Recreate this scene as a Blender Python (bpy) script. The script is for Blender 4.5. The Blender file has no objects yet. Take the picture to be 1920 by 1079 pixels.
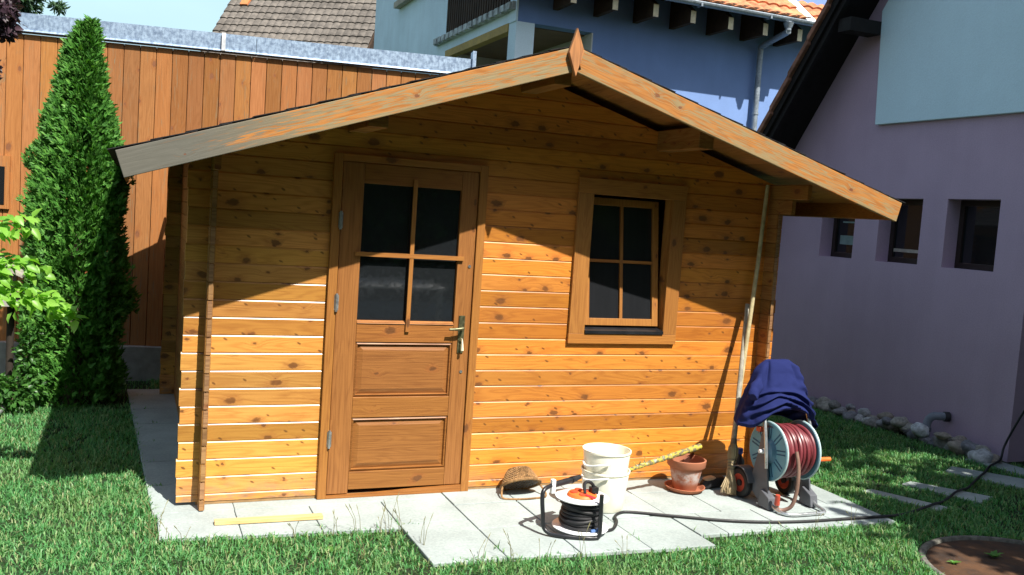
import bpy, bmesh, math, random
import numpy as np
from mathutils import Vector, Matrix, noise
R = math.radians
rng = np.random.default_rng(7); random.seed(7)
S = bpy.context.scene
COL = S.collection

# ------------------------------------------------------------------ camera
YAW, PITCH, ROLL, FPX = -0.39785964, -0.07758068, 0.06798155, 1721.38
CAM = Vector((-1.0105, -5.0071, 1.6400))
_f = Vector((math.sin(-YAW)*math.cos(PITCH), math.cos(-YAW)*math.cos(PITCH), math.sin(PITCH)))
_r = Vector((math.cos(-YAW), -math.sin(-YAW), 0)); _u = _r.cross(_f)
_r2 = math.cos(ROLL)*_r + math.sin(ROLL)*_u; _u2 = -math.sin(ROLL)*_r + math.cos(ROLL)*_u
cam = bpy.data.cameras.new('camera'); camo = bpy.data.objects.new('camera', cam); COL.objects.link(camo)
cam.sensor_width = 36; cam.lens = FPX/1920*36; cam.clip_end = 2000; cam.clip_start = 0.05
camo.matrix_world = Matrix(((_r2.x, _u2.x, -_f.x, CAM.x), (_r2.y, _u2.y, -_f.y, CAM.y), (_r2.z, _u2.z, -_f.z, CAM.z), (0, 0, 0, 1)))
S.camera = camo

# ------------------------------------------------------------------ light
SUN = Vector((0.1711, -0.5673, 0.8055)).normalized()
W = bpy.data.worlds.new('World'); S.world = W; W.use_nodes = True
nt = W.node_tree; bg = nt.nodes['Background']
sky = nt.nodes.new('ShaderNodeTexSky'); sky.sky_type = 'NISHITA'; sky.sun_disc = False
sky.sun_elevation = math.asin(SUN.z); sky.sun_rotation = math.atan2(SUN.x, SUN.y)
sky.air_density = 1.2; sky.dust_density = 2.0; sky.ozone_density = 1.0
tcw = nt.nodes.new('ShaderNodeTexCoord'); nzw = nt.nodes.new('ShaderNodeTexNoise')
mpw = nt.nodes.new('ShaderNodeMapping'); mpw.inputs['Scale'].default_value = (1, 1, 3.5)
nt.links.new(tcw.outputs['Generated'], mpw.inputs['Vector']); nt.links.new(mpw.outputs[0], nzw.inputs['Vector'])
nzw.inputs['Scale'].default_value = 2.2; nzw.inputs['Detail'].default_value = 6
rw = nt.nodes.new('ShaderNodeMapRange'); rw.inputs[1].default_value = .42; rw.inputs[2].default_value = .75; rw.inputs[3].default_value = .0; rw.inputs[4].default_value = .40
nt.links.new(nzw.outputs[0], rw.inputs[0])
mxw = nt.nodes.new('ShaderNodeMix'); mxw.data_type = 'RGBA'
spw = nt.nodes.new('ShaderNodeSeparateXYZ'); nt.links.new(tcw.outputs['Generated'], spw.inputs[0])
nw = nt.nodes.new('ShaderNodeMapRange'); nw.inputs[1].default_value = .55; nw.inputs[2].default_value = .98; nw.inputs[3].default_value = 0.; nw.inputs[4].default_value = .62   # bright hazy cloud low in the north
nt.links.new(spw.outputs[1], nw.inputs[0])
adw = nt.nodes.new('ShaderNodeMath'); adw.operation = 'ADD'; adw.use_clamp = True; nt.links.new(nw.outputs[0], adw.inputs[0]); nt.links.new(rw.outputs[0], adw.inputs[1])
nt.links.new(adw.outputs[0], mxw.inputs[0]); nt.links.new(sky.outputs[0], mxw.inputs[6]); mxw.inputs[7].default_value = (4.6, 6.7, 7.5, 1)
nt.links.new(mxw.outputs[2], bg.inputs[0]); bg.inputs[1].default_value = 0.085
sl = bpy.data.lights.new('sun', 'SUN'); sl.energy = 5.0; sl.angle = R(0.5); sl.color = (1, .95, .86)
so = bpy.data.objects.new('sun', sl); COL.objects.link(so); so.rotation_euler = SUN.to_track_quat('Z', 'Y').to_euler(); so.location = (0, 0, 30)
S.view_settings.view_transform = 'Standard'; S.view_settings.look = 'None'
S.view_settings.exposure = 0.86; S.view_settings.gamma = 1
S.cycles.max_bounces = 8; S.cycles.transparent_max_bounces = 8

# ------------------------------------------------------------------ mesh helpers
class MB:
    def __init__(s): s.v = []; s.f = []
    def add(s, vs, fs):
        o = len(s.v); s.v += [tuple(p) for p in vs]; s.f += [tuple(i+o for i in q) for q in fs]; return s
    def box(s, x0, x1, y0, y1, z0, z1):
        return s.add([(x0,y0,z0),(x1,y0,z0),(x1,y1,z0),(x0,y1,z0),(x0,y0,z1),(x1,y0,z1),(x1,y1,z1),(x0,y1,z1)],
              [(0,3,2,1),(4,5,6,7),(0,1,5,4),(1,2,6,5),(2,3,7,6),(3,0,4,7)])
    def obox(s, c, dx, dy, dz, mat):      # oriented box, mat 3x3
        vs = []
        for z in (-dz/2, dz/2):
            for x, y in ((-dx/2,-dy/2),(dx/2,-dy/2),(dx/2,dy/2),(-dx/2,dy/2)): vs.append(Vector(c)+mat@Vector((x,y,z)))
        return s.add(vs, [(0,3,2,1),(4,5,6,7),(0,1,5,4),(1,2,6,5),(2,3,7,6),(3,0,4,7)])
    def prism(s, poly, d, axis='y', o=0):  # poly in the two other axes, extruded from o to o+d
        n = len(poly); vs = []
        for t in (o, o+d):
            for a, b in poly: vs.append({'y':(a,t,b),'x':(t,a,b),'z':(a,b,t)}[axis])
        return s.add(vs, [tuple(range(n)), tuple(range(2*n-1, n-1, -1))] + [(i, n+i, n+(i+1)%n, (i+1)%n) for i in range(n)])
    def tube(s, path, r, n=10, cap=True):
        P = [Vector(p) for p in path]; rs = r if hasattr(r, '__len__') else [r]*len(P)
        t0 = (P[1]-P[0]).normalized(); up = Vector((0,0,1)) if abs(t0.z) < .9 else Vector((1,0,0))
        a = t0.cross(up).normalized(); rings = []; vs = []
        for i, p in enumerate(P):
            t = (P[min(i+1,len(P)-1)]-P[max(i-1,0)]).normalized()
            a = (a - t*a.dot(t)).normalized(); b = t.cross(a)
            for k in range(n):
                w = 2*math.pi*k/n; vs.append(p+(a*math.cos(w)+b*math.sin(w))*rs[i])
        fs = [(i*n+k, i*n+(k+1)%n, (i+1)*n+(k+1)%n, (i+1)*n+k) for i in range(len(P)-1) for k in range(n)]
        if cap: fs += [tuple(range(n-1,-1,-1)), tuple((len(P)-1)*n+k for k in range(n))]
        return s.add(vs, fs)
    def lathe(s, prof, c=(0,0,0), n=32, axis='z', closed=False):
        vs = []
        for r, h in prof:
            for k in range(n):
                w = 2*math.pi*k/n; a, b = r*math.cos(w), r*math.sin(w)
                q = {'z':(a,b,h),'x':(h,a,b),'y':(a,h,b)}[axis]; vs.append((c[0]+q[0],c[1]+q[1],c[2]+q[2]))
        m = len(prof); fs = [(i*n+k, i*n+(k+1)%n, (i+1)*n+(k+1)%n, (i+1)*n+k) for i in range(m-1) for k in range(n)]
        if closed: fs += [((m-1)*n+k, (m-1)*n+(k+1)%n, (k+1)%n, k) for k in range(n)]
        return s.add(vs, fs)
    def torus(s, c, R0, r, axis='x', n=40, m=10):
        return s.lathe([(R0+r*math.cos(2*math.pi*j/m), r*math.sin(2*math.pi*j/m)) for j in range(m)], c, n, axis, True)

def smooth_path(pts, k=6):
    P = [Vector(p) for p in pts]; out = []
    for i in range(len(P)-1):
        p0, p1, p2, p3 = P[max(i-1,0)], P[i], P[i+1], P[min(i+2,len(P)-1)]
        for j in range(k):
            t = j/k; out.append(.5*((2*p1)+(p2-p0)*t+(2*p0-5*p1+4*p2-p3)*t*t+(3*p1-p0-3*p2+p3)*t**3))
    return out+[P[-1]]

def finish(o, parent, local):
    COL.objects.link(o)
    if parent is not None:
        o.parent = parent
        if not local:
            q, off = parent, Vector((0,0,0))
            while q is not None: off += q.location; q = q.parent
            o.location = -off
    return o
def build(name, mb, mat, parent=None, local=False, smooth=False, bevel=0, sub=0, fix=True):
    me = bpy.data.meshes.new(name); me.from_pydata(mb.v, [], mb.f); me.update()
    if fix:
        bm = bmesh.new(); bm.from_mesh(me); bmesh.ops.recalc_face_normals(bm, faces=bm.faces); bm.to_mesh(me); bm.free()
    if smooth:
        me.polygons.foreach_set('use_smooth', [True]*len(me.polygons))
        me.set_sharp_from_angle(angle=R(40))
    me.materials.append(mat); o = bpy.data.objects.new(name, me)
    if bevel:
        m = o.modifiers.new('bevel', 'BEVEL'); m.width = bevel; m.segments = 2; m.limit_method = 'ANGLE'; m.angle_limit = R(40)
    if sub:
        m = o.modifiers.new('sub', 'SUBSURF'); m.levels = sub; m.render_levels = sub
    return finish(o, parent, local)
def np_obj(name, V, F, mat, parent=None, local=False, smooth=False):
    me = bpy.data.meshes.new(name); n, k = F.shape
    me.vertices.add(len(V)); me.vertices.foreach_set('co', np.ascontiguousarray(V, dtype=np.float32).ravel())
    me.loops.add(n*k); me.loops.foreach_set('vertex_index', np.ascontiguousarray(F, dtype=np.int32).ravel())
    me.polygons.add(n); me.polygons.foreach_set('loop_start', np.arange(0, n*k, k, dtype=np.int32))
    me.polygons.foreach_set('use_smooth', np.full(n, smooth))
    me.update(calc_edges=True); me.materials.append(mat)
    return finish(bpy.data.objects.new(name, me), parent, local)
def tag(o, label=None, cat=None, group=None, kind=None):
    if label: o['label'] = label
    if cat: o['category'] = cat
    if group: o['group'] = group
    if kind: o['kind'] = kind
    return o
def thing(name, label, cat, loc=(0,0,0), rotz=0, group=None):
    o = bpy.data.objects.new(name, None); COL.objects.link(o); o.location = loc; o.rotation_euler = (0,0,rotz); o.empty_display_size = .2
    return tag(o, label, cat, group)

# ------------------------------------------------------------------ material helpers
class NT:
    def __init__(s, name, rough=.6, spec=.4):
        s.m = bpy.data.materials.new(name); s.m.use_nodes = True; s.t = s.m.node_tree; s.b = s.t.nodes['Principled BSDF']
        s.b.inputs['Roughness'].default_value = rough; s.b.inputs['Specular IOR Level'].default_value = spec
    def n(s, ty, **k):
        q = s.t.nodes.new('ShaderNode'+ty)
        for a, v in k.items(): setattr(q, a, v)
        return q
    def put(s, sock, v):
        if hasattr(v, 'is_linked') or isinstance(v, bpy.types.NodeSocket): s.t.links.new(v, sock)
        else: sock.default_value = v
    def math(s, op, a, b=0., c=0.):
        q = s.n('Math', operation=op); s.put(q.inputs[0], a); s.put(q.inputs[1], b); s.put(q.inputs[2], c); return q.outputs[0]
    def ramp(s, x, a, b, lo=0., hi=1.):
        q = s.n('MapRange', interpolation_type='SMOOTHSTEP'); s.put(q.inputs[0], x); s.put(q.inputs[1], a); s.put(q.inputs[2], b); s.put(q.inputs[3], lo); s.put(q.inputs[4], hi); return q.outputs[0]
    def mix(s, f, a, b, blend='MIX'):
        q = s.n('Mix', data_type='RGBA', blend_type=blend); s.put(q.inputs[0], f)
        for i, v in ((6, a), (7, b)):
            s.put(q.inputs[i], v if not isinstance(v, tuple) else (*v[:3], 1))
        return q.outputs[2]
    def comb(s, x, y, z=0.):
        q = s.n('CombineXYZ'); s.put(q.inputs[0], x); s.put(q.inputs[1], y); s.put(q.inputs[2], z); return q.outputs[0]
    def noise(s, vec, scale=1., detail=3., rough=.55, dist=0.):
        q = s.n('TexNoise'); s.put(q.inputs['Vector'], vec); q.inputs['Scale'].default_value = scale; q.inputs['Detail'].default_value = detail; q.inputs['Roughness'].default_value = rough; q.inputs['Distortion'].default_value = dist
        return q.outputs[0]
    def obj(s): return s.n('TexCoord').outputs['Object']
    def xyz(s):
        q = s.n('SeparateXYZ'); s.t.links.new(s.obj(), q.inputs[0]); return q.outputs
    def white(s, x):
        q = s.n('TexWhiteNoise', noise_dimensions='1D'); s.put(q.inputs['W'], x); return q.outputs['Value'], q.outputs['Color']
    def bump(s, h, strength=.3, dist=.01):
        q = s.n('Bump'); q.inputs['Strength'].default_value = strength; q.inputs['Distance'].default_value = dist
        s.put(q.inputs['Height'], h); s.t.links.new(q.outputs[0], s.b.inputs['Normal'])
    def col(s, c): s.put(s.b.inputs['Base Color'], c if not isinstance(c, tuple) else (*c[:3], 1)); return s
    def rgh(s, c): s.put(s.b.inputs['Roughness'], c); return s

def plain(name, c, rough=.6, spec=.4, metal=0, var=.12, scale=14, bump=0., speck=0):
    t = NT(name, rough, spec); o = t.obj()
    n1 = t.noise(o, scale, 5, .6); n2 = t.noise(o, scale*.17, 3)
    f = t.math('ADD', t.math('MULTIPLY', n1, .6), t.math('MULTIPLY', n2, .4))
    d = tuple(x*(1-2*var) for x in c); l = tuple(min(1, x*(1+2*var)) for x in c)
    c_ = t.mix(t.ramp(f, .3, .7), d, l)
    t.col(c_); t.b.inputs['Metallic'].default_value = metal
    if bump: t.bump(t.noise(o, scale*4, 4), bump, .004)
    t.rgh(t.ramp(n1, .3, .7, rough*.85, min(1, rough*1.15)))
    return t.m

def wood(name, along, across, light, dark, pitch=0, off=0., rough=.5, knots=.6, knotcol=(.09,.03,.012), tint=.22, grain=1., weather=None, fade=None, spec=.35, bump=.25, ring=.5, spikes=.0, coat=0.):
    t = NT(name, rough, spec); P = t.xyz(); ax = {'x':0,'y':1,'z':2}
    al, ac = P[ax[along]], P[ax[across]]
    third = P[({0,1,2}-{ax[along],ax[across]}).pop()]
    if pitch:
        bid = t.math('FLOOR', t.math('DIVIDE', t.math('SUBTRACT', ac, off), pitch))
    else: bid = t.math('MULTIPLY', t.n('ObjectInfo').outputs['Random'], 37.)
    rv, rc = t.white(t.math('ADD', bid, .37))
    rs = t.n('SeparateColor'); t.t.links.new(rc, rs.inputs[0])
    al2 = t.math('ADD', al, t.math('MULTIPLY', rv, 23.))
    vec = t.comb(t.math('MULTIPLY', al2, 6.2), t.math('ADD', t.math('MULTIPLY', ac, 10.5), t.math('MULTIPLY', third, 3.)), t.math('MULTIPLY', rv, 40))
    vo = t.n('TexVoronoi', voronoi_dimensions='2D', feature='F1'); t.t.links.new(vec, vo.inputs['Vector']); vo.inputs['Scale'].default_value = 1.; vo.inputs['Randomness'].default_value = 1.
    vs = t.n('SeparateColor'); t.t.links.new(vo.outputs['Color'], vs.inputs[0])
    wob = t.math('MULTIPLY', t.math('SUBTRACT', t.noise(vec, 5.5, 5, .7), .5), .34)
    d = t.math('ADD', vo.outputs['Distance'], wob)
    has = t.math('GREATER_THAN', vs.outputs[0], 1-knots)
    rad = t.math('MULTIPLY_ADD', t.math('POWER', vs.outputs[1], 2.2), .22, .055)
    # spike knots: small slanted ticks
    sv = t.comb(t.math('ADD', t.math('MULTIPLY', al2, 11.), t.math('MULTIPLY', ac, 9.)), t.math('MULTIPLY', ac, 13.), t.math('MULTIPLY', rv, 9))
    v2 = t.n('TexVoronoi', voronoi_dimensions='2D', feature='F1'); t.t.links.new(sv, v2.inputs['Vector']); v2.inputs['Scale'].default_value = 1.; v2.inputs['Randomness'].default_value = 1.
    v2s = t.n('SeparateColor'); t.t.links.new(v2.outputs['Color'], v2s.inputs[0])
    d2 = t.math('ADD', v2.outputs['Distance'], t.math('MULTIPLY', t.math('SUBTRACT', t.noise(sv, 4., 3), .5), .16))
    spike = t.math('MULTIPLY', t.ramp(d2, .05, .13, 1., 0.), t.math('GREATER_THAN', v2s.outputs[0], 1-spikes))
    blotch = t.ramp(t.noise(t.comb(t.math('MULTIPLY', al2, 4.), t.math('MULTIPLY', ac, 18.), t.math('MULTIPLY', rv, 12.)), 1., 4, .65), .56, .74, 0., .75)
    kn = t.math('MULTIPLY', t.ramp(d, t.math('MULTIPLY', rad, .55), t.math('MULTIPLY', rad, 1.05), 1., 0.), has)
    halo = t.math('MULTIPLY', t.ramp(d, rad, t.math('MULTIPLY', rad, 2.6), .55, 0.), has)
    pull = t.math('MULTIPLY', t.math('MULTIPLY', t.ramp(d, 0., .45, 1., 0.), has), .02)
    g = t.math('ADD', ac, pull)
    low = t.noise(t.comb(t.math('MULTIPLY', al2, .9), t.math('MULTIPLY', g, 9.), t.math('ADD', t.math('MULTIPLY', rv, 31.), t.math('MULTIPLY', third, 2.))), 1., 2, .5)
    rings = t.math('MULTIPLY_ADD', t.math('SINE', t.math('MULTIPLY', low, 95.)), .5, .5)
    fine = t.noise(t.comb(t.math('MULTIPLY', al2, 3.), t.math('MULTIPLY', g, 160.), t.math('MULTIPLY', third, 40.)), 1., 3, .6)
    gr = t.math('ADD', t.math('MULTIPLY', t.math('POWER', rings, 2.), ring), t.math('MULTIPLY', t.ramp(fine, .35, .75), 1-ring))
    gr = t.math('MULTIPLY', gr, grain)
    c = t.mix(gr, light, dark)
    # per-board tint
    v = t.ramp(rs.outputs[0], 0, 1, 1-tint, 1+tint*.5)
    tc = t.n('CombineColor'); t.put(tc.inputs[0], v); t.put(tc.inputs[1], t.math('MULTIPLY', v, t.ramp(rs.outputs[1], 0, 1, 1-tint*.28, 1+tint*.04))); t.put(tc.inputs[2], t.math('MULTIPLY', v, t.ramp(rs.outputs[2], 0, 1, 1-tint*.6, 1.1)))
    c = t.mix(1., c, tc.outputs[0], 'MULTIPLY')
    if coat:   # splashed dirt along the lowest boards
        c = t.mix(t.math('MULTIPLY', t.ramp(ac, .02, .17, .55, 0.), t.ramp(t.noise(t.comb(t.math('MULTIPLY', al, 9.), t.math('MULTIPLY', ac, 20.), 0.), 1., 5, .7), .4, .65)), c, (.16,.12,.08))
    if fade:   # bleached stain toward one end: (coord axis, from, to, colour multiplier)
        axn, a, b, mul = fade
        q = t.math('ADD', P[ax[axn]], t.math('MULTIPLY', t.math('SUBTRACT', t.noise(t.obj(), .9, 2), .5), 1.6))
        c = t.mix(t.ramp(q, a, b, 1., 0.), c, t.mix(1., c, mul, 'MULTIPLY'))
    c = t.mix(t.math('MULTIPLY', blotch, min(1., knots*1.6)), c, t.mix(1., c, (.62,.50,.45), 'MULTIPLY'))
    c = t.mix(halo, c, t.mix(.65, c, (.28,.09,.025)))
    if weather:
        wc, lo, hi = weather
        wl = t.noise(t.comb(t.math('MULTIPLY', al2, 1.3), t.math('MULTIPLY', g, 16.), 3.), 1., 4, .6)
        wf = t.noise(t.comb(t.math('MULTIPLY', al2, 6.), t.math('MULTIPLY', g, 130.), 0.), 1., 3, .6)
        sel = t.math('ADD', t.math('MULTIPLY', t.math('MULTIPLY_ADD', t.math('SINE', t.math('MULTIPLY', wl, 62.)), .5, .5), .22), t.math('ADD', t.math('MULTIPLY', wl, .62), t.math('MULTIPLY', wf, .42)))
        if pitch == 0: sel = t.math('ADD', sel, t.ramp(ac, -.128, -.085, .13, 0.))
        if hi == 'grad': sel = t.math('ADD', sel, t.ramp(al, 0., 1.0, .26, -.01))
        tan = t.mix(wf, wc, tuple(x*1.7 for x in wc))
        if hi == 'grad': tan = t.mix(t.ramp(al, .25, 1.15, 1., 0.), t.mix(wf, (.19,.145,.075), (.33,.25,.13)), tan)
        c = t.mix(t.ramp(sel, lo+.02, lo+.20), c, tan)
        crack = t.noise(t.comb(t.math('MULTIPLY', al2, 5.), t.math('MULTIPLY', g, 230.), 7.), 1., 3, .7)
        c = t.mix(t.ramp(crack, .60, .72, 0., .55), c, (.07,.045,.02))
    c = t.mix(t.math('MULTIPLY', spike, .75), c, knotcol)
    c = t.mix(t.math('MULTIPLY', kn, .88), c, t.mix(t.noise(vec, 9., 3), knotcol, tuple(x*2.4 for x in knotcol)))
    t.b.inputs['Coat Weight'].default_value = coat; t.b.inputs['Coat Roughness'].default_value = .28
    t.col(c); t.rgh(t.math('ADD', rough, t.math('MULTIPLY', gr, .12)))
    t.bump(t.math('SUBTRACT', t.math('MULTIPLY', gr, -1.), kn), bump, .0015)
    return t.m

def stucco(name, c, var=.06, bump=.35):
    t = NT(name, .85, .2); o = t.obj()
    a = t.noise(o, .7, 4, .6); b = t.noise(o, 90, 3, .7); st = t.noise(t.n('Mapping').outputs[0], 1)
    P = t.xyz(); streak = t.noise(t.comb(t.math('MULTIPLY', P[0], 6.), t.math('MULTIPLY', P[1], 6.), t.math('MULTIPLY', P[2], .5)), 1., 4, .6)
    f = t.math('ADD', t.math('MULTIPLY', a, .5), t.math('ADD', t.math('MULTIPLY', b, .38), t.math('MULTIPLY', streak, .12)))
    t.col(t.mix(t.ramp(f, .35, .65), tuple(x*(1-2*var) for x in c), tuple(x*(1+2*var) for x in c)))
    t.bump(b, bump, .004); return t.m

def leafmat(name, cols, trans=.35, rough=.5, spec=.3):
    t = NT(name, rough, spec); g = t.n('NewGeometry'); r = g.outputs['Random Per Island']
    q = t.n('ValToRGB'); q.color_ramp.interpolation = 'LINEAR'; e = q.color_ramp.elements
    for i, c in enumerate(cols):
        p = i/(len(cols)-1)
        if i < 2 and i < len(e): e[i].position = p if i == 0 else p; el = e[i]
        else: el = e.new(p)
        el.color = (*c, 1)
    t.put(q.inputs[0], r); c = q.outputs[0]; t.col(c)
    tr = t.n('BsdfTranslucent'); t.put(tr.inputs[0], t.mix(1., c, (1.5, 1.7, .7), 'MULTIPLY'))
    ms = t.n('MixShader'); ms.inputs[0].default_value = trans; out = t.t.nodes['Material Output']
    t.t.links.new(t.b.outputs[0], ms.inputs[1]); t.t.links.new(tr.outputs[0], ms.inputs[2]); t.t.links.new(ms.outputs[0], out.inputs[0])
    return t.m

def glassmat(name, c=(.012,.014,.016), rough=.03):
    t = NT(name, rough, .85); t.col(c); o = t.obj()
    t.rgh(t.ramp(t.noise(o, 30, 4), .4, .8, rough, rough*4+.03)); return t.m

# palette
M = {}
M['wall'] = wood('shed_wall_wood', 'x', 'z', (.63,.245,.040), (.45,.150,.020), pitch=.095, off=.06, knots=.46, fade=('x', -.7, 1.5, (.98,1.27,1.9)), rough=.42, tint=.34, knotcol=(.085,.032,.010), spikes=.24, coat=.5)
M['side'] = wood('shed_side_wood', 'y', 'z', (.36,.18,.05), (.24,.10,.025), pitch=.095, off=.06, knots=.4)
M['endgrain'] = wood('log_end_grain', 'x', 'z', (.34,.19,.085), (.2,.1,.045), pitch=.095, off=.06, knots=.1, ring=.7)
M['door_v'] = wood('door_wood_upright', 'z', 'x', (.33,.142,.036), (.20,.075,.016), knots=.10, rough=.42, tint=.12, ring=.3, grain=1., knotcol=(.07,.028,.01))
M['door_h'] = wood('door_wood_level', 'x', 'z', (.34,.140,.036), (.20,.070,.015), knots=.14, rough=.42, tint=.14, ring=.3, grain=1., knotcol=(.07,.028,.01))
M['frame_v'] = wood('frame_wood_upright', 'z', 'x', (.37,.160,.038), (.24,.090,.019), knots=.12, rough=.45, tint=.12, ring=.3, grain=1., knotcol=(.07,.028,.01))
M['frame_h'] = wood('frame_wood_level', 'x', 'z', (.40,.168,.038), (.26,.094,.019), knots=.2, rough=.45, tint=.12, ring=.3, grain=1., knotcol=(.07,.028,.01))
M['fascia'] = wood('weathered_bargeboard', 'x', 'z', (.42,.175,.042), (.29,.105,.022), knots=.16, weather=((.085,.082,.068), .52, 'grad'), rough=.75, ring=.6, tint=.05)
M['fascia_r'] = wood('stained_bargeboard', 'x', 'z', (.42,.175,.04), (.29,.105,.022), knots=.16, weather=((.20,.145,.07), .57, 0), rough=.7, ring=.6, tint=.05)
M['roofboard'] = wood('roof_board_wood', 'y', 'x', (.42,.18,.045), (.28,.10,.025), pitch=.11, knots=.3)
M['shingle'] = plain('bitumen_shingle', (.022,.022,.024), .95, .2, var=.3, scale=60, bump=.5)
M['glass'] = glassmat('door_glass')
M['netglass'] = None
M['brass'] = plain('aged_brass', (.16,.16,.09), .4, .5, .7, .2, 40)
M['steel'] = plain('galvanised_steel', (.42,.44,.46), .4, .5, .85, .15, 50)
M['alu'] = plain('silver_tube', (.55,.57,.58), .32, .5, .8, .1, 30)
M['blackrub'] = plain('black_rubber', (.014,.014,.016), .55, .4, var=.2)
M['blackpl'] = plain('black_plastic', (.012,.013,.016), .38, .5, var=.15)

def slabmat(name, c):
    t = NT(name, .9, .15); o = t.obj()
    a = t.noise(o, 2.3, 5, .6); b = t.noise(o, 60, 4, .7); sp = t.noise(o, 260, 2)
    f = t.math('ADD', t.math('MULTIPLY', a, .6), t.math('MULTIPLY', b, .4))
    c1 = t.mix(t.ramp(f, .32, .68), tuple(x*.74 for x in c), tuple(x*1.12 for x in c))
    isl = t.n('NewGeometry').outputs['Random Per Island']
    c1 = t.mix(t.ramp(isl, 0, 1, 0., .35), c1, t.mix(1., c1, (.80,.84,.82), 'MULTIPLY'))
    c1 = t.mix(t.ramp(sp, .66, .74, 0., .5), c1, (.2,.2,.18))
    st = t.noise(o, 5., 6, .75)
    c1 = t.mix(t.ramp(st, .6, .75, 0., .35), c1, (.24,.25,.2))
    t.col(c1); t.bump(b, .3, .003); return t.m
M['slab'] = slabmat('pale_concrete_slab', (.365,.415,.41))
M['stone_slab'] = slabmat('stepping_concrete', (.32,.36,.35))

# ------------------------------------------------------------------ ground
t = NT('lawn_soil', 1., .1); o = t.obj()
a = t.noise(o, 3., 5, .6); b = t.noise(o, 35., 5, .7)
f = t.math('ADD', t.math('MULTIPLY', a, .4), t.math('MULTIPLY', b, .6))
cg = t.mix(t.ramp(f, .4, .62), (.028,.034,.018), (.026,.064,.024)); t.col(cg); t.bump(b, .8, .02)
g = MB(); g.add([(-400,-400,-.02),(400,-400,-.02),(400,400,-.02),(-400,400,-.02)], [(0,1,2,3)])
tag(build('lawn', g, t.m), kind='structure')

g = MB().box(.6,4.6,-10.8,-8.2,-.3,-.012)
tag(build('reflector_slab', g, M['slab']), kind='structure')  # unseen pale slab added behind the viewer to brighten the door glass reflection
# paving: rectangles x0,x1,y0,y1 with small joints
RECT = []
def ledge(y): return -.84 - (y+.47)*.0403
ys = [-.105, .39, .885, 1.38, 1.875, 2.37, 2.865, 3.12]
QUADS = []
def quad(p): QUADS.append(p)
for y0, y1 in zip(ys[:-1], ys[1:]): quad([(ledge(y0),y0+.003),(-.45,y0+.003),(-.45,y1-.003),(ledge(y1),y1-.003)])
xl = [-.835, -.452, -.062, .337]
def fy(x): return -.47 - (x+.82)*.0696
for x0, x1 in zip(xl[:-1], xl[1:]): quad([(x0+.002,fy(x0)),(x1-.002,fy(x1)),(x1-.002,-.108),(x0+.002,-.108)])
quad([(.342,-.488),(.723,-.485),(.723,-.108),(.342,-.108)]); quad([(.35,-1.045),(.725,-1.052),(.723,-.492),(.342,-.495)])
quad([(-.448,-.104),(.723,-.104),(.723,.06),(-.448,.06)])
xs = [.727, 1.112, 1.503, 1.879, 2.25]
for i, (x0, x1) in enumerate(zip(xs[:-1], xs[1:])):
    quad([(x0+.003,-.245),(x1-.003,-.245),(x1-.003,.06),(x0+.003,.06)])
    quad([(x0+.003,-.638),(x1-.003,-.638),(x1-.003,-.25),(x0+.003,-.25)])
    if i < 3: quad([(x0+.003,-1.06-.025*i),(x1-.003,-1.075-.025*i),(x1-.003,-.643),(x0+.003,-.643)])
for x0, x1 in ((2.25,2.64),(2.64,3.03),(3.03,3.235)):
    quad([(x0+.003,-.245),(x1-.003,-.245),(x1-.003,.06),(x0+.003,.06)])
    quad([(x0+.003,-.645),(x1-.003,-.65),(x1-.003,-.25),(x0+.003,-.25)])
for x0, x1 in ((1.882,2.06),(2.06,2.449),(2.449,2.84),(2.84,3.232)):
    quad([(x0+.003,-.978-(x0-1.88)*.029),(x1-.003,-.978-(x1-1.88)*.029),(x1-.003,-.653),(x0+.003,-.646)])
mb = MB()
for q in QUADS:
    dz = random.uniform(-.0025, .001)
    n = 4; vs = [(x,y,-.06) for x,y in q]+[(x,y,dz) for x,y in q]
    mb.add(vs, [(0,3,2,1),(4,5,6,7)]+[(i,(i+1)%4,4+(i+1)%4,4+i) for i in range(4)])
tag(build('paving', mb, M['slab'], bevel=.004), kind='structure')

STEP = [[(3.50,-.45),(3.60,-.43),(3.83,-.86),(3.70,-.90)], [(3.93,-.37),(4.05,-.33),(4.36,-.74),(4.13,-.83)],
        [(4.56,-.16),(4.74,-.06),(5.08,-.50),(4.80,-.66)], [(5.06,.10),(5.30,.12),(5.33,-.42),(5.12,-.36)]]
def inpoly(x, y, poly, shrink=0.):
    inside = np.zeros(x.shape, bool); P = np.array(poly); c = P.mean(0); P = c+(P-c)*(1-shrink); n = len(P)
    for i in range(n):
        x0, y0 = P[i]; x1, y1 = P[(i+1)%n]
        hit = ((y0 > y) != (y1 > y)) & (x < (x1-x0)*(y-y0)/((y1-y0)+1e-12)+x0); inside ^= hit
    return inside
steplab = ['stepping slab in the grass nearest to the patio corner', 'second stepping slab from the patio, thin and half overgrown',
           'third stepping slab from the patio, lying in shade with the black cable over it', 'grey slab in shade at the foot of the purple house wall']
for q, lb in zip(STEP, steplab):
    c = np.mean(q, 0); mb = MB(); n = len(q)
    vs = [(x-c[0],y-c[1],-.04) for x,y in q]+[(x-c[0],y-c[1],.022) for x,y in q]
    mb.add(vs, [(3,2,1,0),(4,5,6,7)]+[(i,(i+1)%4,4+(i+1)%4,4+i) for i in range(4)])
    o = build('stepping_stone', mb, M['stone_slab'], bevel=.006); o.location = (c[0],c[1],-.026); tag(o, lb, 'paving slab', 'stepping slabs set in the lawn')

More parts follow.
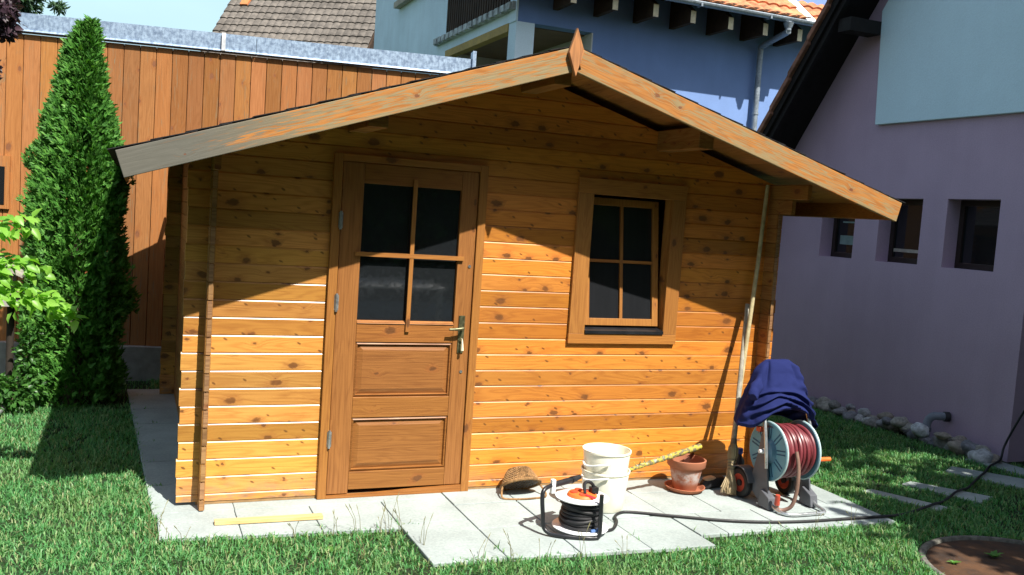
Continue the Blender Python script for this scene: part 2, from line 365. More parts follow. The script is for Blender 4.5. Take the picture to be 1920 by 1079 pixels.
# ------------------------------------------------------------------ grass (stuff)
MANC = (3.35, -1.86); MANR = (.575, .575)
def grass():
    N = 430000
    x = rng.uniform(-3.2, 6.2, N); y = rng.uniform(-2.6, 4.4, N)
    d = np.stack([x-CAM.x, y-CAM.y, np.full(N, -.03)-CAM.z], 1)
    zc = d@np.array(_f); u = 960+FPX*(d@np.array(_r2))/zc; v = 539.5-FPX*(d@np.array(_u2))/zc
    keep = (zc > .5) & (u > -260) & (u < 2180) & (v < 1300)
    dist = np.hypot(x-CAM.x, y-CAM.y); keep &= rng.random(N) < np.clip(1.25-(dist-4.)*.10, .35, 1.)
    x, y = x[keep], y[keep]
    bad = np.zeros(len(x), bool)
    creep = rng.random(len(x)) < .3
    for q in QUADS+STEP: bad |= np.where(creep, inpoly(x, y, q, .07), inpoly(x, y, q, -.01))
    bad |= (x > -.78) & (x < 3.15) & (y > -.40+.0*x) & (y < 2.95) | (x > .45) & (x < 3.1) & (y > -.9) & (y < 0)
    bad |= ((x > -.66) & (x < 3.0) & (y > -.02) & (y < 2.95))       # under the shed
    bad |= (x > 5.16) & (y > -.1); bad |= (x > 5.36)
    bad |= ((x-MANC[0])/MANR[0])**2+((y-MANC[1])/MANR[1])**2 < 1.0
    bad |= (y > 2.55) & (x < -.8) & (rng.random(len(x)) < .85)        # bed under the cypress
    dn = np.array([noise.noise((a*1.6, b*1.6, 0)) for a, b in zip(x, y)])
    dn2 = np.array([noise.noise((a*6., b*6., 4.)) for a, b in zip(x, y)])
    # bare soil strip along slab edges in front
    front = ((y < -1.02) & (y > -1.13-.02*dn2) & (x > 1.0) & (x < 1.9)) | ((y < -.93) & (y > -1.06) & (x > 1.86) & (x < 2.15)) | ((x > .28) & (x < .41) & (y < -.56) & (y > -1.0) & (x > .31-.0*y))
    bad |= front & (rng.random(len(x)) < .8)
    bad |= (dn2+.6*dn < -.42) & (rng.random(len(x)) < .55)
    x, y, dn, dn2 = x[~bad], y[~bad], dn[~bad], dn2[~bad]
    n = len(x); L = (.022+.019*rng.random(n))*(1+.35*dn+.35*dn2); L *= np.where(rng.random(n) < .02, 1.7, 1.)
    w = rng.uniform(.0015, .0034, n)*1.3
    a = rng.uniform(0, 2*np.pi, n); lean = rng.uniform(.3, 1.35, n); fa = a+rng.normal(np.pi/2, .5, n)
    dx, dy = np.cos(a), np.sin(a); lx, ly = np.cos(fa)*lean, np.sin(fa)*lean
    V = np.zeros((n, 6, 3)); z0 = -.02
    for k, (h, ww, ll) in enumerate(((0,1.,0),(.6,.8,.35),(1.,.12,1.))):
        hz = h*(1-.35*lean*h)
        cx = x+lx*L*ll*.8; cy = y+ly*L*ll*.8; cz = z0+L*np.maximum(hz,.12*h)*1.15
        for s, j in ((-1, 2*k), (1, 2*k+1)):
            V[:, j, 0] = cx+s*dx*w*ww; V[:, j, 1] = cy+s*dy*w*ww; V[:, j, 2] = cz
    base = (np.arange(n)*6)[:, None]
    F = np.concatenate([base+np.array([[0,1,3,2]]), base+np.array([[2,3,5,4]])], 1).reshape(-1, 4)
    return V.reshape(-1, 3), F
V, F = grass()
def lawn_patch(m):
    n_ = m.node_tree; tc = n_.nodes.new('ShaderNodeTexCoord'); nz = n_.nodes.new('ShaderNodeTexNoise'); nz.inputs['Scale'].default_value = 1.9; nz.inputs['Detail'].default_value = 4
    n_.links.new(tc.outputs['Object'], nz.inputs['Vector']); mr = n_.nodes.new('ShaderNodeMapRange'); mr.inputs[1].default_value = .5; mr.inputs[2].default_value = .72; mr.inputs[4].default_value = .55; n_.links.new(nz.outputs[0], mr.inputs[0])
    mx = n_.nodes.new('ShaderNodeMix'); mx.data_type = 'RGBA'; rp = n_.nodes['Color Ramp']; n_.links.new(mr.outputs[0], mx.inputs[0]); n_.links.new(rp.outputs[0], mx.inputs[6]); mx.inputs[7].default_value = (.20,.27,.10,1)
    n_.links.new(mx.outputs[2], n_.nodes['Principled BSDF'].inputs['Base Color'])
M['grass'] = leafmat('grass_blades', [(.055,.19,.06),(.085,.275,.085),(.125,.345,.115),(.08,.25,.09),(.20,.37,.14),(.33,.35,.18)], .3, .45, .35)
lawn_patch(M['grass'])
tag(np_obj('grass', V, F, M['grass']), 'short green lawn grass growing round the patio slabs', 'grass', kind='stuff')
# seed stalks and taller tufts at the slab edge, broad weeds
def stalks():
    mb = MB()
    for (x, y, h) in [(.0,-.56,.1),(.12,-.57,.13),(.2,-.58,.11),(.27,-.57,.16),(.33,-.6,.14),(.36,-.8,.13),(-.18,-.55,.09),(.75,-1.09,.12),(.9,-1.1,.1),(1.1,-1.13,.14),(.55,-1.08,.1),(1.3,-1.15,.08),(-.85,-.3,.12),(-.88,-.45,.11),(-.83,-.52,.1),(2.9,-1.03,.1),(2.6,-1.03,.09),(-.75,-.55,.1),(.05,-.9,.1),(2.3,-1.2,.1)]:
        for k in range(3):
            px, py = x+random.uniform(-.03,.03), y+random.uniform(-.02,.02); ax, ay = random.uniform(-.06,.06), random.uniform(-.03,.05); hh = h*random.uniform(.6,1.1)
            mb.tube([(px,py,-.05),(px+ax*.4,py+ay*.4,hh*.55),(px+ax,py+ay,hh)], [.0016,.0012,.0008], 4)
            mb.tube([(px+ax*.8,py+ay*.8,hh*.88),(px+ax,py+ay,hh),(px+ax*1.15,py+ay*1.1,hh*1.12)], [.001,.0025,.0006], 4)
    return mb
M['stalk'] = plain('dry_grass_stalk', (.2,.19,.09), .7, .2)
tag(build('grass_stalks', stalks(), M['stalk']), 'thin seeding grass stalks leaning over the edge of the slabs', 'grass', kind='stuff')

# ------------------------------------------------------------------ the shed
ZA, XA = 2.55, 1.117; XL, ZL = -1.081, 1.813; XR, ZR = 3.451, 1.89
SLL = (ZA-ZL)/(XA-XL); SLR = (ZA-ZR)/(XR-XA)
def zroof(x): return ZL+SLL*(x-XL) if x < XA else ZA-SLR*(x-XA)
UND = .075
def xroof(z):  # x range below the roof underside at height z
    zz = z+UND; return (XL+(zz-ZL)/SLL if zz > ZL else -9), (XA+(ZA-zz)/SLR if zz > ZR else 9)
shed = thing('garden_shed', 'honey coloured log garden shed with weathered gable roof, glazed door and tilted window', 'shed')
DEP = 2.9; WL, WR = -.735, 3.02

def boards(x0, x1, zb, zt, holes=(), gable=False):
    mb = MB(); k = -1
    while True:
        za = .06+.095*k; zc = za+.095; k += 1
        if za > zt: break
        za2 = max(za, zb); zc2 = min(zc, zt)
        if zc2-za2 < .004: continue
        prof = [(0, za2), (0, zc2-.0100), (.0055, zc2-.0012), (.0055, zc2), (.028, zc2), (.028, za2)]
        segs = [(x0, x1)]
        for (ha, hb, hz0, hz1) in holes:
            if za < hz1-.001 and zc > hz0+.001:
                segs = [s for a, b in segs for s in ((a, min(b, ha)), (max(a, hb), b)) if s[1]-s[0] > .01]
        # tiny end variation, as the boards are not all the same length
        for a, b in segs:
            ja = a-(random.uniform(0,.012)) if a == x0 else a
            jb = b+(random.uniform(0,.01)) if b == x1 else b
            vs = []
            for end in (0, 1):
                for y, z in prof:
                    lo, hi = xroof(z) if gable else (-9, 9)
                    vs.append(((max(ja, lo) if end == 0 else min(jb, hi)), y, z))
            if vs[6][0]-vs[0][0] < .02: continue
            n = 6
            mb.add(vs, [tuple(range(5,-1,-1)), tuple(range(6,12))]+[(i,(i+1)%n,n+(i+1)%n,n+i) for i in range(n)])
    return mb
door_hole = (.03, .86, -1, 1.86); win_hole = (1.545, 2.185, .92, 1.86)
build('front_wall', boards(WL, WR, .018, 2.5, [door_hole, win_hole], True), M['wall'], shed)
build('ground_sill', MB().box(-.64,2.93,.004,.05,0,.018), plain('sill_beam', (.30,.18,.08), .8), shed)
mb = boards(WL, WR, .0, 2.5, (), True); mb.v = [(x, y+DEP, z) for x, y, z in mb.v]
build('back_wall', mb, M['wall'], shed)
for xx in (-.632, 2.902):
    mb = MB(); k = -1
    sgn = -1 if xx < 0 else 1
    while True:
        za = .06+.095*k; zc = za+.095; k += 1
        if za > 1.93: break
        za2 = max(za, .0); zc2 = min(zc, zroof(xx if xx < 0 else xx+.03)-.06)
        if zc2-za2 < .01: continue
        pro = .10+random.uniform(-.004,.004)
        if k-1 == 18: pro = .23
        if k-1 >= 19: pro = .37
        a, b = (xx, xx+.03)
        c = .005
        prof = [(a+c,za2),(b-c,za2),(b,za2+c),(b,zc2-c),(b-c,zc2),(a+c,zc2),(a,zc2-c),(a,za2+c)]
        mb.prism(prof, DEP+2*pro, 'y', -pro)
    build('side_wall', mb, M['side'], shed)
# log end-grain caps on the two front corners
for xx in (-.632, 2.902):
    mb = MB()
    for k in range(-1, 18):
        za = max(.06+.095*k, .0); zc = .06+.095*(k+1)
        j = random.uniform(-.0015,.0015)
        mb.prism([(xx+.004+j,za+.003),(xx+.026+j,za+.003),(xx+.026+j,zc-.006),(xx+.018+j,zc-.002),(xx+.011+j,zc-.006),(xx+.004+j,zc-.002)], .004, 'y', -.1075)
    build('log_ends', mb, M['endgrain'], shed)

# roof: decks in tilted local frames, shingles in overlapping courses
def tilt(o, x, y, z, ang):
    o.location = (x, y, z); o.rotation_euler = (0, ang, 0); return o
lenL = math.hypot(XA-XL, ZA-ZL); lenR = math.hypot(XR-XA, ZA-ZR); aL = -math.atan(SLL); aR = math.atan(SLR)
YF, YB = -.572, DEP+.17
for L, ang, x, z, sh in ((lenL, aL, XL, ZL, 0), (lenR, aR, XA, ZA, 1)):
    tilt(build('roof_deck', MB().box(.01, L-.002, YF, YB, -.022, -.004), M['roofboard'], shed, True), x, 0, z, ang)
    mb = MB(); n = 15; ov = .03
    for i in range(n):
        a = i*L/n; b = (i+1)*L/n+.05
        lo, hi = (.009, .002)
        if sh == 0: vz = (lo, hi)           # eave at local 0: thick lip at the low side
        else: a, b = i*L/n-.05, (i+1)*L/n; vz = (hi, lo)
        if sh == 0 and i == 0: a -= ov
        if sh == 0: b = min(b, L+.005)
        if sh == 1: a = max(a, -.005)
        if sh == 1 and i == n-1: b += ov
        jy = random.uniform(-.005,.005)
        mb.add([(a,YF-.020+jy,vz[0]-.004),(b,YF-.020+jy,vz[1]-.004),(b,YB,vz[1]-.004),(a,YB,vz[0]-.004),(a,YF-.020+jy,vz[0]),(b,YF-.020+jy,vz[1]),(b,YB,vz[1]),(a,YB,vz[0])],
               [(0,3,2,1),(4,5,6,7),(0,1,5,4),(1,2,6,5),(2,3,7,6),(3,0,4,7)])
    tilt(build('shingles', mb, M['shingle'], shed, True), x, 0, z, ang)
FH = .128
tilt(build('bargeboard', MB().box(0, lenL-.004, -.6, -.574, -FH, -.0045), M['fascia'], shed, True, bevel=.003), XL, 0, ZL, aL)['label'] = 'grey weathered bargeboard on the left slope'
tilt(build('bargeboard', MB().box(.004, lenR, -.6, -.574, -FH, -.0045), M['fascia_r'], shed, True, bevel=.003), XA, 0, ZA, aR)
# eave boards along both eaves
tilt(build('eave_board', MB().box(0, .02, -.5735, YB, -.12, -.023), M['frame_h'], shed, True), XL, 0, ZL, aL)
tilt(build('eave_board', MB().box(lenR-.02, lenR, -.5735, YB, -.12, -.023), M['frame_h'], shed, True), XA, 0, ZA, aR)
mb = MB().prism([(1.104-.001,2.636),(1.063,2.505),(1.110,2.385),(1.150,2.52)], .024, 'y', -.6265)
build('finial', mb, wood('finial_wood','z','x',(.44,.19,.06),(.25,.11,.04),knots=.1,ring=.7,rough=.7), shed, bevel=.002)
# purlins under the roof
for xp, dz in ((1.117,.10),(.12,.03),(2.06,.03)):
    zt = zroof(xp)-.03-(.02 if xp != 1.117 else .03)
    build('purlin', MB().box(xp-.05, xp+.05, -.46, YB-.1, zt-.13, zt-.005), M['side'], shed, bevel=.004)

# door
build('door_frame', MB().box(-.002,.046,-.026,.03,0,1.918).box(.842,.890,-.026,.03,0,1.918), M['frame_v'], shed, bevel=.002)
build('door_frame_head', MB().box(.0465,.8415,-.0255,.03,1.879,1.9175), M['frame_h'], shed, bevel=.002)
build('threshold', MB().box(.0465,.8415,-.024,.03,0,.016).prism([(.0465,.0165),(.8415,.0165),(.8415,.042),(.60,.034),(.30,.020)], .02, 'y', -.0235), M['door_h'], shed)
leaf = build('door', MB().box(.05,.170,-.014,.03,.022,1.875).box(.738,.838,-.014,.03,.044,1.875), M['door_v'], shed, bevel=.003)
build('rail', MB().box(.1705,.7375,-.0135,.03,1.765,1.8745), M['door_h'], leaf, True, bevel=.003)
build('rail', MB().box(.1705,.7375,-.0135,.03,.885,1.0).prism([(-.02,.99),(-.0,1.006),(.03,1.006),(.03,.99)], .567, 'x', .1705), M['door_h'], leaf, True, bevel=.002)
build('rail', MB().box(.1705,.7375,-.0135,.03,.455,.572), M['door_h'], leaf, True, bevel=.003)
build('rail', MB().box(.1705,.7375,-.0135,.03,.044,.146), M['door_h'], leaf, True, bevel=.003)
def panel(z0, z1):
    x0, x1 = .1705, .7375; b1, b2 = .012, .046; mb = MB()
    rings = [(0,-.004),(b1,-.0125),(b1+.004,.004),(b2,-.006)]
    vs = []
    for ins, y in rings: vs += [(x0+ins,y,z0+ins),(x1-ins,y,z0+ins),(x1-ins,y,z1-ins),(x0+ins,y,z1-ins)]
    fs = [(i*4+k, i*4+(k+1)%4, (i+1)*4+(k+1)%4, (i+1)*4+k) for i in range(len(rings)-1) for k in range(4)]+[tuple(range(12,16))]
    return mb.add(vs, fs)
for z0, z1 in ((.5725,.8845),(.1465,.4545)): build('door_panel', panel(z0, z1), M['door_h'], leaf, True, fix=False)
build('door_glass', MB().box(.1705,.7375,.008,.013,1.005,1.765), M['glass'], leaf, True)
build('muntin', MB().box(.448,.472,-.027,-.0145,.945,1.806), M['frame_v'], leaf, True, bevel=.002)
build('muntin', MB().box(.138,.770,-.0295,-.0275,1.364,1.388).box(.138,.4475,-.0275,-.0150,1.364,1.388).box(.4725,.770,-.0275,-.0150,1.364,1.388), M['frame_h'], leaf, True)
for z in (1.555, 1.103, .34):
    build('hinge', MB().tube([(.047,-.032,z-.05),(.047,-.032,z+.05)], .0075, 10).box(.036,.060,-.0285,-.0262,z-.042,z+.042), M['steel'], leaf, True, smooth=True)
hd = MB().box(.768,.803,-.021,-.0142,.828,1.045)
hd.tube(smooth_path([(.786,-.02,.975),(.786,-.05,.975),(.776,-.056,.974),(.745,-.057,.970),(.700,-.056,.968)]), [.009]*20+[.007]*5, 10)
hd.tube([(.786,-.021,.905),(.786,-.030,.905)], .012, 14)
build('door_handle', hd, M['brass'], leaf, True, smooth=True, bevel=.0015)
build('key', MB().box(.784,.788,-.046,-.030,.897,.913).tube([(.786,-.044,.905),(.788,-.046,.88),(.789,-.047,.845)], [.004,.006,.009], 8), plain('pale_key_tag', (.75,.68,.5), .5), leaf, True)
for x, z in ((.812,1.333),(.800,.716)):
    build('screw_plug', MB().tube([(x,-.0145,z),(x,-.018,z)], .009, 12), M['steel'], leaf, True)

# window
wf = build('window', MB().box(1.480,1.585,-.022,-.001,.952,1.808), M['frame_v'], shed, bevel=.002)
build('frame_side', MB().box(2.146,2.245,-.022,-.001,.952,1.808), M['frame_v'], wf, True, bevel=.002)
build('frame_head', MB().box(1.480,2.245,-.0225,-.001,1.8085,1.902), M['frame_h'], wf, True, bevel=.002)
build('frame_foot', MB().box(1.478,2.246,-.0225,-.001,.890,.9515), M['frame_h'], wf, True, bevel=.002)
build('reveal', MB().box(1.575,1.586,-.0005,.07,.95,1.81).box(2.145,2.156,-.0005,.07,.95,1.81).box(1.586,2.145,-.0005,.07,1.808,1.82), M['frame_v'], wf, True)
build('sill', MB().prism([(-.03,.953),(-.03,.972),(.07,.998),(.07,.953)], .558, 'x', 1.587), M['blackpl'], wf, True)
# tilted casement: hinged at the bottom, leaning into the shed
ca = R(7.5); CW = .535; CH = .80
t = NT('net_behind_glass', .08, .5); P = t.xyz(); nn = t.noise(t.comb(t.math('MULTIPLY',P[0],40.),0.,t.math('MULTIPLY',P[2],3.)), 1., 3)
t.col(t.mix(t.ramp(nn,.3,.7), (.0135,.0145,.0165), (.0155,.0165,.019))); M['netglass'] = t.m
def hung(name, mb, mat, **k):
    o = build(name, mb, mat, wf, True, **k); o.location = (1.592, .016, 1.000); o.rotation_euler = (-ca, 0, 0); return o
hung('casement', MB().box(0,.042,0,.035,0,CH).box(CW-.042,CW,0,.035,0,CH).box(.0425,CW-.0425,.0005,.0345,0,.045).box(.0425,CW-.0425,.0005,.0345,CH-.045,CH), M['frame_v'], bevel=.002)
hung('window_glass', MB().box(.0425,CW-.0425,.016,.020,.0455,CH-.0455), M['netglass'])
hung('muntin', MB().box(CW/2-.010,CW/2+.010,.002,.0155,.0455,CH-.0455), M['frame_v'])
hung('muntin', MB().box(.0425,CW/2-.0105,.003,.0155,.395,.413).box(CW/2+.0105,CW-.0425,.003,.0155,.395,.413), M['frame_h'])

# ------------------------------------------------------------------ plank outbuilding behind the shed
A = Vector((-1.875,3.83,0)); B = Vector((1.851,3.123,0)); OD = (B-A).normalized(); OANG = math.atan2(OD.y, OD.x); OLEN = (B-A).length
ob = thing('plank_outbuilding', 'orange upright plank outbuilding with a zinc band along its flat roof edge', 'outbuilding', (A.x,A.y,-.02), OANG)
M['plank'] = wood('outbuilding_planks', 'z', 'x', (.38,.165,.056), (.27,.108,.034), pitch=.1315, knots=.16, rough=.75, tint=.26, ring=.3, weather=((.16,.115,.065), .70, 0), knotcol=(.12,.05,.025), spec=.2)
mb = MB(); x = -24*.1315
while x < OLEN-.02:
    x1 = min(x+.1270, OLEN)
    mb.prism([(x,0),(x+.003,-.004),(x1-.003,-.004),(x1,0),(x1,.02),(x,.02)], 2.88, 'z', .02); x += .1315
build('plank_wall', mb, M['plank'], ob, True)
build('back_shell', MB().box(-24*.1315,OLEN,.021,3.0,.0,2.89), plain('outbuilding_core', (.10,.05,.02), .9), ob, True)
t = NT('zinc_band', .42, .5); o = t.obj(); P = t.xyz()
sp = t.noise(t.comb(t.math('MULTIPLY',P[0],45.),0.,t.math('MULTIPLY',P[2],9.)), 1., 4, .7); bl = t.noise(o, 28, 4, .7)
t.col(t.mix(t.ramp(t.math('ADD', t.math('MULTIPLY',sp,.5), t.math('MULTIPLY',bl,.5)), .35, .65), (.19,.26,.38), (.40,.52,.66))); t.b.inputs['Metallic'].default_value = .35
t.rgh(t.ramp(bl,.3,.7,.35,.6)); zinc = t.m
mb = MB(); xs_ = [-24*.1315,-1.1,.57,1.58,1.88,OLEN+.02]
for a, b in zip(xs_[:-1], xs_[1:]): mb.prism([(-.042,2.932),(-.047,2.918),(-.028,2.926),(-.030,3.069),(.09,3.078),(.09,2.918),(-.02,2.918)], b-a-.004, 'x', a)
build('zinc_band', mb, zinc, ob, True)
build('band_joint', MB().box(1.588,1.620,-.053,-.044,2.920,3.072), plain('bright_zinc', (.7,.72,.74), .4, .5, .3), ob, True)
build('end_upstand', MB().box(OLEN-.0,OLEN+.032,-.055,.075,2.928,3.14), zinc, ob, True)
build('base_ledge', MB().box(-24*.1315,OLEN,-.09,-.006,-.2,.30), plain('ledge_concrete', (.30,.29,.26), .9), ob, True)
wb = build('window', MB().box(-.69,-.078,-.028,-.0055,1.43,1.875), M['plank'], ob, True)
build('pane', MB().box(-.645,-.115,-.032,-.029,1.465,1.785), M['glass'], wb, True)

# ------------------------------------------------------------------ blue house behind
BX, BY = 4.237, 8.0
bh = thing('blue_house', 'tall blue rendered house behind the shed with wide eaves, balcony and corner loggia', 'house', (BX,BY,-.1))
M['blue'] = stucco('blue_render', (.165,.26,.50)); M['paleblue'] = stucco('pale_blue_render', (.68,.84,.92)); M['white'] = stucco('whitewash', (.55,.55,.52))
M['darkwood'] = plain('dark_brown_timber', (.045,.028,.018), .8, .2, var=.25, scale=20)
mb = MB().box(5.53,13,BY,BY+.25,-.1,5.75).box(BX,5.5295,BY,BY+.25,4.555,5.75)
build('front_wall', mb, M['blue'], bh)
mb = MB().box(BX,BX+.30,BY+.001,BY+.30,-.1,4.5545).box(BX,BX+.25,11.35,17,-.1,8).box(BX+.001,BX+.25,BY+.301,11.349,4.57,4.74)
mb.box(BX-.02,BX+.012,BY-.012,BY+.25,4.5555,5.7)
build('side_wall', mb, M['paleblue'], bh)
build('loggia_walls', MB().box(5.53,5.75,BY+.251,11.6,-.1,4.56).box(BX+.251,5.52,11.36,11.6,-.1,4.56).box(5.505,5.529,BY-.003,BY+.25,-.1,4.55), M['white'], bh)
build('loggia_ceiling', MB().box(BX+.251,5.53,BY+.251,11.359,4.545,4.58), plain('loggia_boarding', (.17,.11,.07), .8), bh)
build('beam', MB().box(BX-.02,BX+.12,BY+.302,11.348,4.44,4.565), plain('yellow_timber', (.42,.29,.09), .75), bh)
build('balcony_floor', MB().box(BX-.02,BX+1.2,BY+.26,11.349,4.745,4.80), plain('weathered_concrete', (.22,.20,.15), .9, var=.25), bh)
mb = MB(); y = BY+.05
while y < 11.80: mb.box(BX-.115,BX-.075,y,y+.16,4.73,4.83); y += .24
mb.box(BX-.074,BX-.004,BY+.02,11.9,4.725,4.845)
build('balcony_edge', mb, plain('stained_concrete', (.42,.46,.46), .9, var=.3, scale=8), bh)
rl = MB(); y = BY+.3
while y < 11.3: rl.box(BX-.02,BX+.01,y,y+.075,4.86,5.85); y += .115
rl.box(BX-.03,BX+.02,BY+.25,11.34,5.85,5.92).box(BX-.0,BX+.03,BY+.25,11.34,4.95,5.02)
build('railing', rl, M['darkwood'], bh)
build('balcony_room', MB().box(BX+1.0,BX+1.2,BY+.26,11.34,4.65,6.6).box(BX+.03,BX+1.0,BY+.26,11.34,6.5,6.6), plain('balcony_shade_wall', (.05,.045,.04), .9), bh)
wn = build('window', MB().box(BX-.02,BX-.003,12.95,14.6,6.08,7.2), M['glass'], bh)
build('window_sill', MB().box(BX-.14,BX-.003,12.8,14.8,5.93,6.05), plain('sill_stone', (.42,.38,.30), .85), wn)
OH = .72; zg = 5.06
mb = MB(); pitchR = R(38); n = 60
c, s = math.cos(pitchR), math.sin(pitchR)
tiles = plain('terracotta_tiles', (.50,.20,.10), .8, .2, var=.28, scale=9)
def tileroof(x0, x1, y0, z0, L, pw=.21, pl=.34):
    mb = MB(); nx = int((x1-x0)/pw*8); rows = int(L/pl)
    for r_ in range(rows):
        a, b = r_*pl, (r_+1)*pl+.03; vs = []
        for t_, lift in ((a,.035),(b,.0)):
            for i in range(nx+1):
                x = x0+(x1-x0)*i/nx; h = .03*abs(math.sin(math.pi*(x-x0)/pw))+lift
                vs.append((x, y0+t_*c-h*s, z0+t_*s+h*c))
        vs += [(v[0], v[1]+.03*s, v[2]-.03*c) for v in vs[:nx+1]]
        k = nx+1
        mb.add(vs, [(i,i+1,k+i+1,k+i) for i in range(nx)]+[(2*k+i,2*k+i+1,i+1,i) for i in range(nx)])
    return mb
roof = build('roof', tileroof(3.6, 8.98, BY-OH, zg+.05, 4.2), tiles, bh, fix=False)
build('side_roof', tileroof(9.16, 10.6, BY-OH+.05, zg-.0, 4.0), tiles, bh, fix=False)
build('flashing', MB().obox((9.07, BY-OH+1.55*c, zg+.09+1.55*s), .2, 3.3, .02, Matrix.Rotation(pitchR,3,'X')), plain('white_flashing', (.75,.76,.76), .4, .5), bh)
build('eave_board', MB().box(3.6,9.1,BY-OH-.008,BY-OH+.012,zg-.01,zg+.12), M['darkwood'], bh)
build('soffit', MB().add([(3.6,BY-OH+.05,zg-.02),(10.5,BY-OH+.05,zg-.02),(10.5,BY+.02,zg-.02+(OH)*s/c),(3.6,BY+.02,zg-.02+(OH)*s/c)], [(0,1,2,3)]), M['darkwood'], bh)
gp = [(.06*math.cos(a_), .06*math.sin(a_)) for a_ in np.linspace(math.pi, 2*math.pi, 9)]+[(.054,.01),(.0,-.045),(-.054,.01)]
mb = MB(); mb.v = []; 
ring = [(BY-OH-.07+p, zg+.02+q) for p, q in gp]
mb.prism(ring, 5.5, 'x', 3.6)
for xx in (4.2,5.6,6.9,8.2): mb.box(xx,xx+.03,BY-OH-.135,BY-OH-.005,zg-.045,zg+.0)
zincd = plain('zinc_gutter', (.24,.28,.32), .5, .5, .4, .15, 30)
build('gutter', mb, zincd, bh, smooth=True)
dp = smooth_path([(8.60,BY-OH-.07,zg-.03),(8.60,BY-OH-.07,zg-.17),(8.605,BY-OH-.02,zg-.20),(8.615,BY-.16,zg-.32),(8.62,BY-.10,zg-.40),(8.62,BY-.10,zg-.7)], 5)
mb = MB().tube(dp+[(8.62,BY-.10,0)], .048, 14)
mb.tube([(8.60,BY-OH-.07,zg-.05),(8.60,BY-OH-.07,zg-.13)], [.085,.055], 14)
for z in (zg-1.45,): mb.tube([(8.62,BY-.10,z),(8.62,BY-.10,z+.03)], .058, 14)
build('downpipe', mb, zincd, bh, smooth=True)
cream = plain('cream_beam_end', (.62,.55,.38), .8); 
for xx in (4.86,5.55,6.25,6.92,7.62,8.29,8.975):
    zz = 4.80
    raf = build('rafter', MB().prism([(BY-.62,zz),(BY-.62,zz+.19),(BY+.0,zz+.62),(BY+.0,zz)], .085, 'x', xx-.042), M['darkwood'], bh)
    build('beam_end', MB().box(xx-.045,xx+.045,BY-.627,BY-.6205,zz-.002,zz+.185), cream, raf, True)

# ------------------------------------------------------------------ grey tiled house far left
gh = thing('grey_roofed_house', 'distant house with a steep brownish grey tiled roof rising above the zinc band', 'house', (.998,22.83,0), math.atan2(-.515,.857))
gt = plain('grey_roof_tile', (.135,.12,.105), .85, .2, var=.22, scale=6)
gp_ = R(47); c, s = math.cos(gp_), math.sin(gp_)
mb = MB()
for r_ in range(18):
    a, b = -1.3+r_*.31, -1.3+(r_+1)*.31+.03; nx = 4*22; k = nx+1; vs = []
    for t_, lift in ((a,.035),(b,0.)):
        for i in range(k):
            x = 4.66*i/nx; ph = (x/.2119+.5*(r_%2)*0) % 1; h = .028*max(0., math.sin(math.pi*ph*1.0))**.6+lift; vs.append((x, t_*c-h*s, 6.3+t_*s+h*c))
    vs += [(v[0], v[1]+.04*s, v[2]-.04*c) for v in vs[:k]]
    mb.add(vs, [(i,i+1,k+i+1,k+i) for i in range(nx)]+[(2*k+i,2*k+i+1,i+1,i) for i in range(nx)])
build('roof', mb, gt, gh, True, fix=False)
tl = 1.18
build('orange_tile', MB().add([(.40,tl*c-.085*s,6.3+tl*s+.085*c),(.63,tl*c-.085*s,6.3+tl*s+.085*c),(.63,(tl+.6)*c-.075*s,6.3+(tl+.6)*s+.075*c),(.40,(tl+.6)*c-.075*s,6.3+(tl+.6)*s+.075*c),
     (.40,tl*c-.0*s,6.3+tl*s+.0*c),(.63,tl*c,6.3+tl*s),(.63,(tl+.6)*c,6.3+(tl+.6)*s),(.40,(tl+.6)*c,6.3+(tl+.6)*s)], [(0,1,2,3),(0,4,5,1),(1,5,6,2),(2,6,7,3),(3,7,4,0)]), plain('new_orange_tile', (.50,.17,.06), .8), gh, True)
yr, zr = 4.3*c, 6.3+4.3*s
build('gable', MB().prism([(-1.2*c,6.2-1.2*s),(yr,zr-.12),(2*yr+1.2*c,6.2-1.2*s),(2*yr+1.2*c,0),(-1.2*c,0)], 4.3, 'x', .15), M['darkwood'], gh, True)
build('bargeboard', MB().prism([(-1.3*c,6.3-1.3*s-.20),(yr,zr-.20),(yr,zr+.0),(-1.3*c,6.3-1.3*s+.0)], .05, 'x', 4.665), M['darkwood'], gh, True)
build('back_roof', MB().prism([(yr,zr),(yr,zr-.08),(2*yr+1.3*c,6.22-1.3*s),(2*yr+1.3*c,6.3-1.3*s)], 4.66, 'x', 0), gt, gh, True)

# ------------------------------------------------------------------ purple house on the right
PX = 5.4
ph = thing('purple_house', 'mauve rendered house on the right with pale blue upper panel and three small windows', 'house', (PX,0,-.1))
M['mauve'] = stucco('mauve_render', (.52,.38,.49), .06); M['panelblue'] = stucco('pale_blue_panel', (.68,.87,.95), .03, .6)
def zrf(y): return min(2.60+1.33*(2.813-y), 6.3)
zs, zt = 1.452, 2.035
wins = [(.31,.825),(1.09,1.585),(1.89,2.345)]
mb = MB(); T = .34
def wallpoly(poly): mb.prism([(a,b) for a,b in poly], T, 'x', PX)
wallpoly([(0,-.1),(3.7,-.1),(3.7,zs),(0,zs)])
ed = [0]+[e for w in wins for e in w]+[3.45]
for i in range(0, len(ed), 2): wallpoly([(ed[i],zs),(ed[i+1],zs),(ed[i+1],zt),(ed[i],zt)])
wallpoly([(0,zt),(3.2,zt),(2.813,2.60),(.03,6.3),(0,6.3)])
wallpoly([(-1.0,2.2),(0,2.2),(0,6.3),(-1.0,6.3)]); wallpoly([(-1.3,-.1),(-1.0,-.1),(-1.0,6.3),(-1.3,6.3)])
bmw = build('wall', mb, M['mauve'], ph)
build('upper_panel', MB().prism([(-1.3,2.713),(1.702,2.713),(1.75,3.76),(.0,6.2),(-1.3,6.2)], .05, 'x', PX-.05), M['panelblue'], ph, bevel=.004)
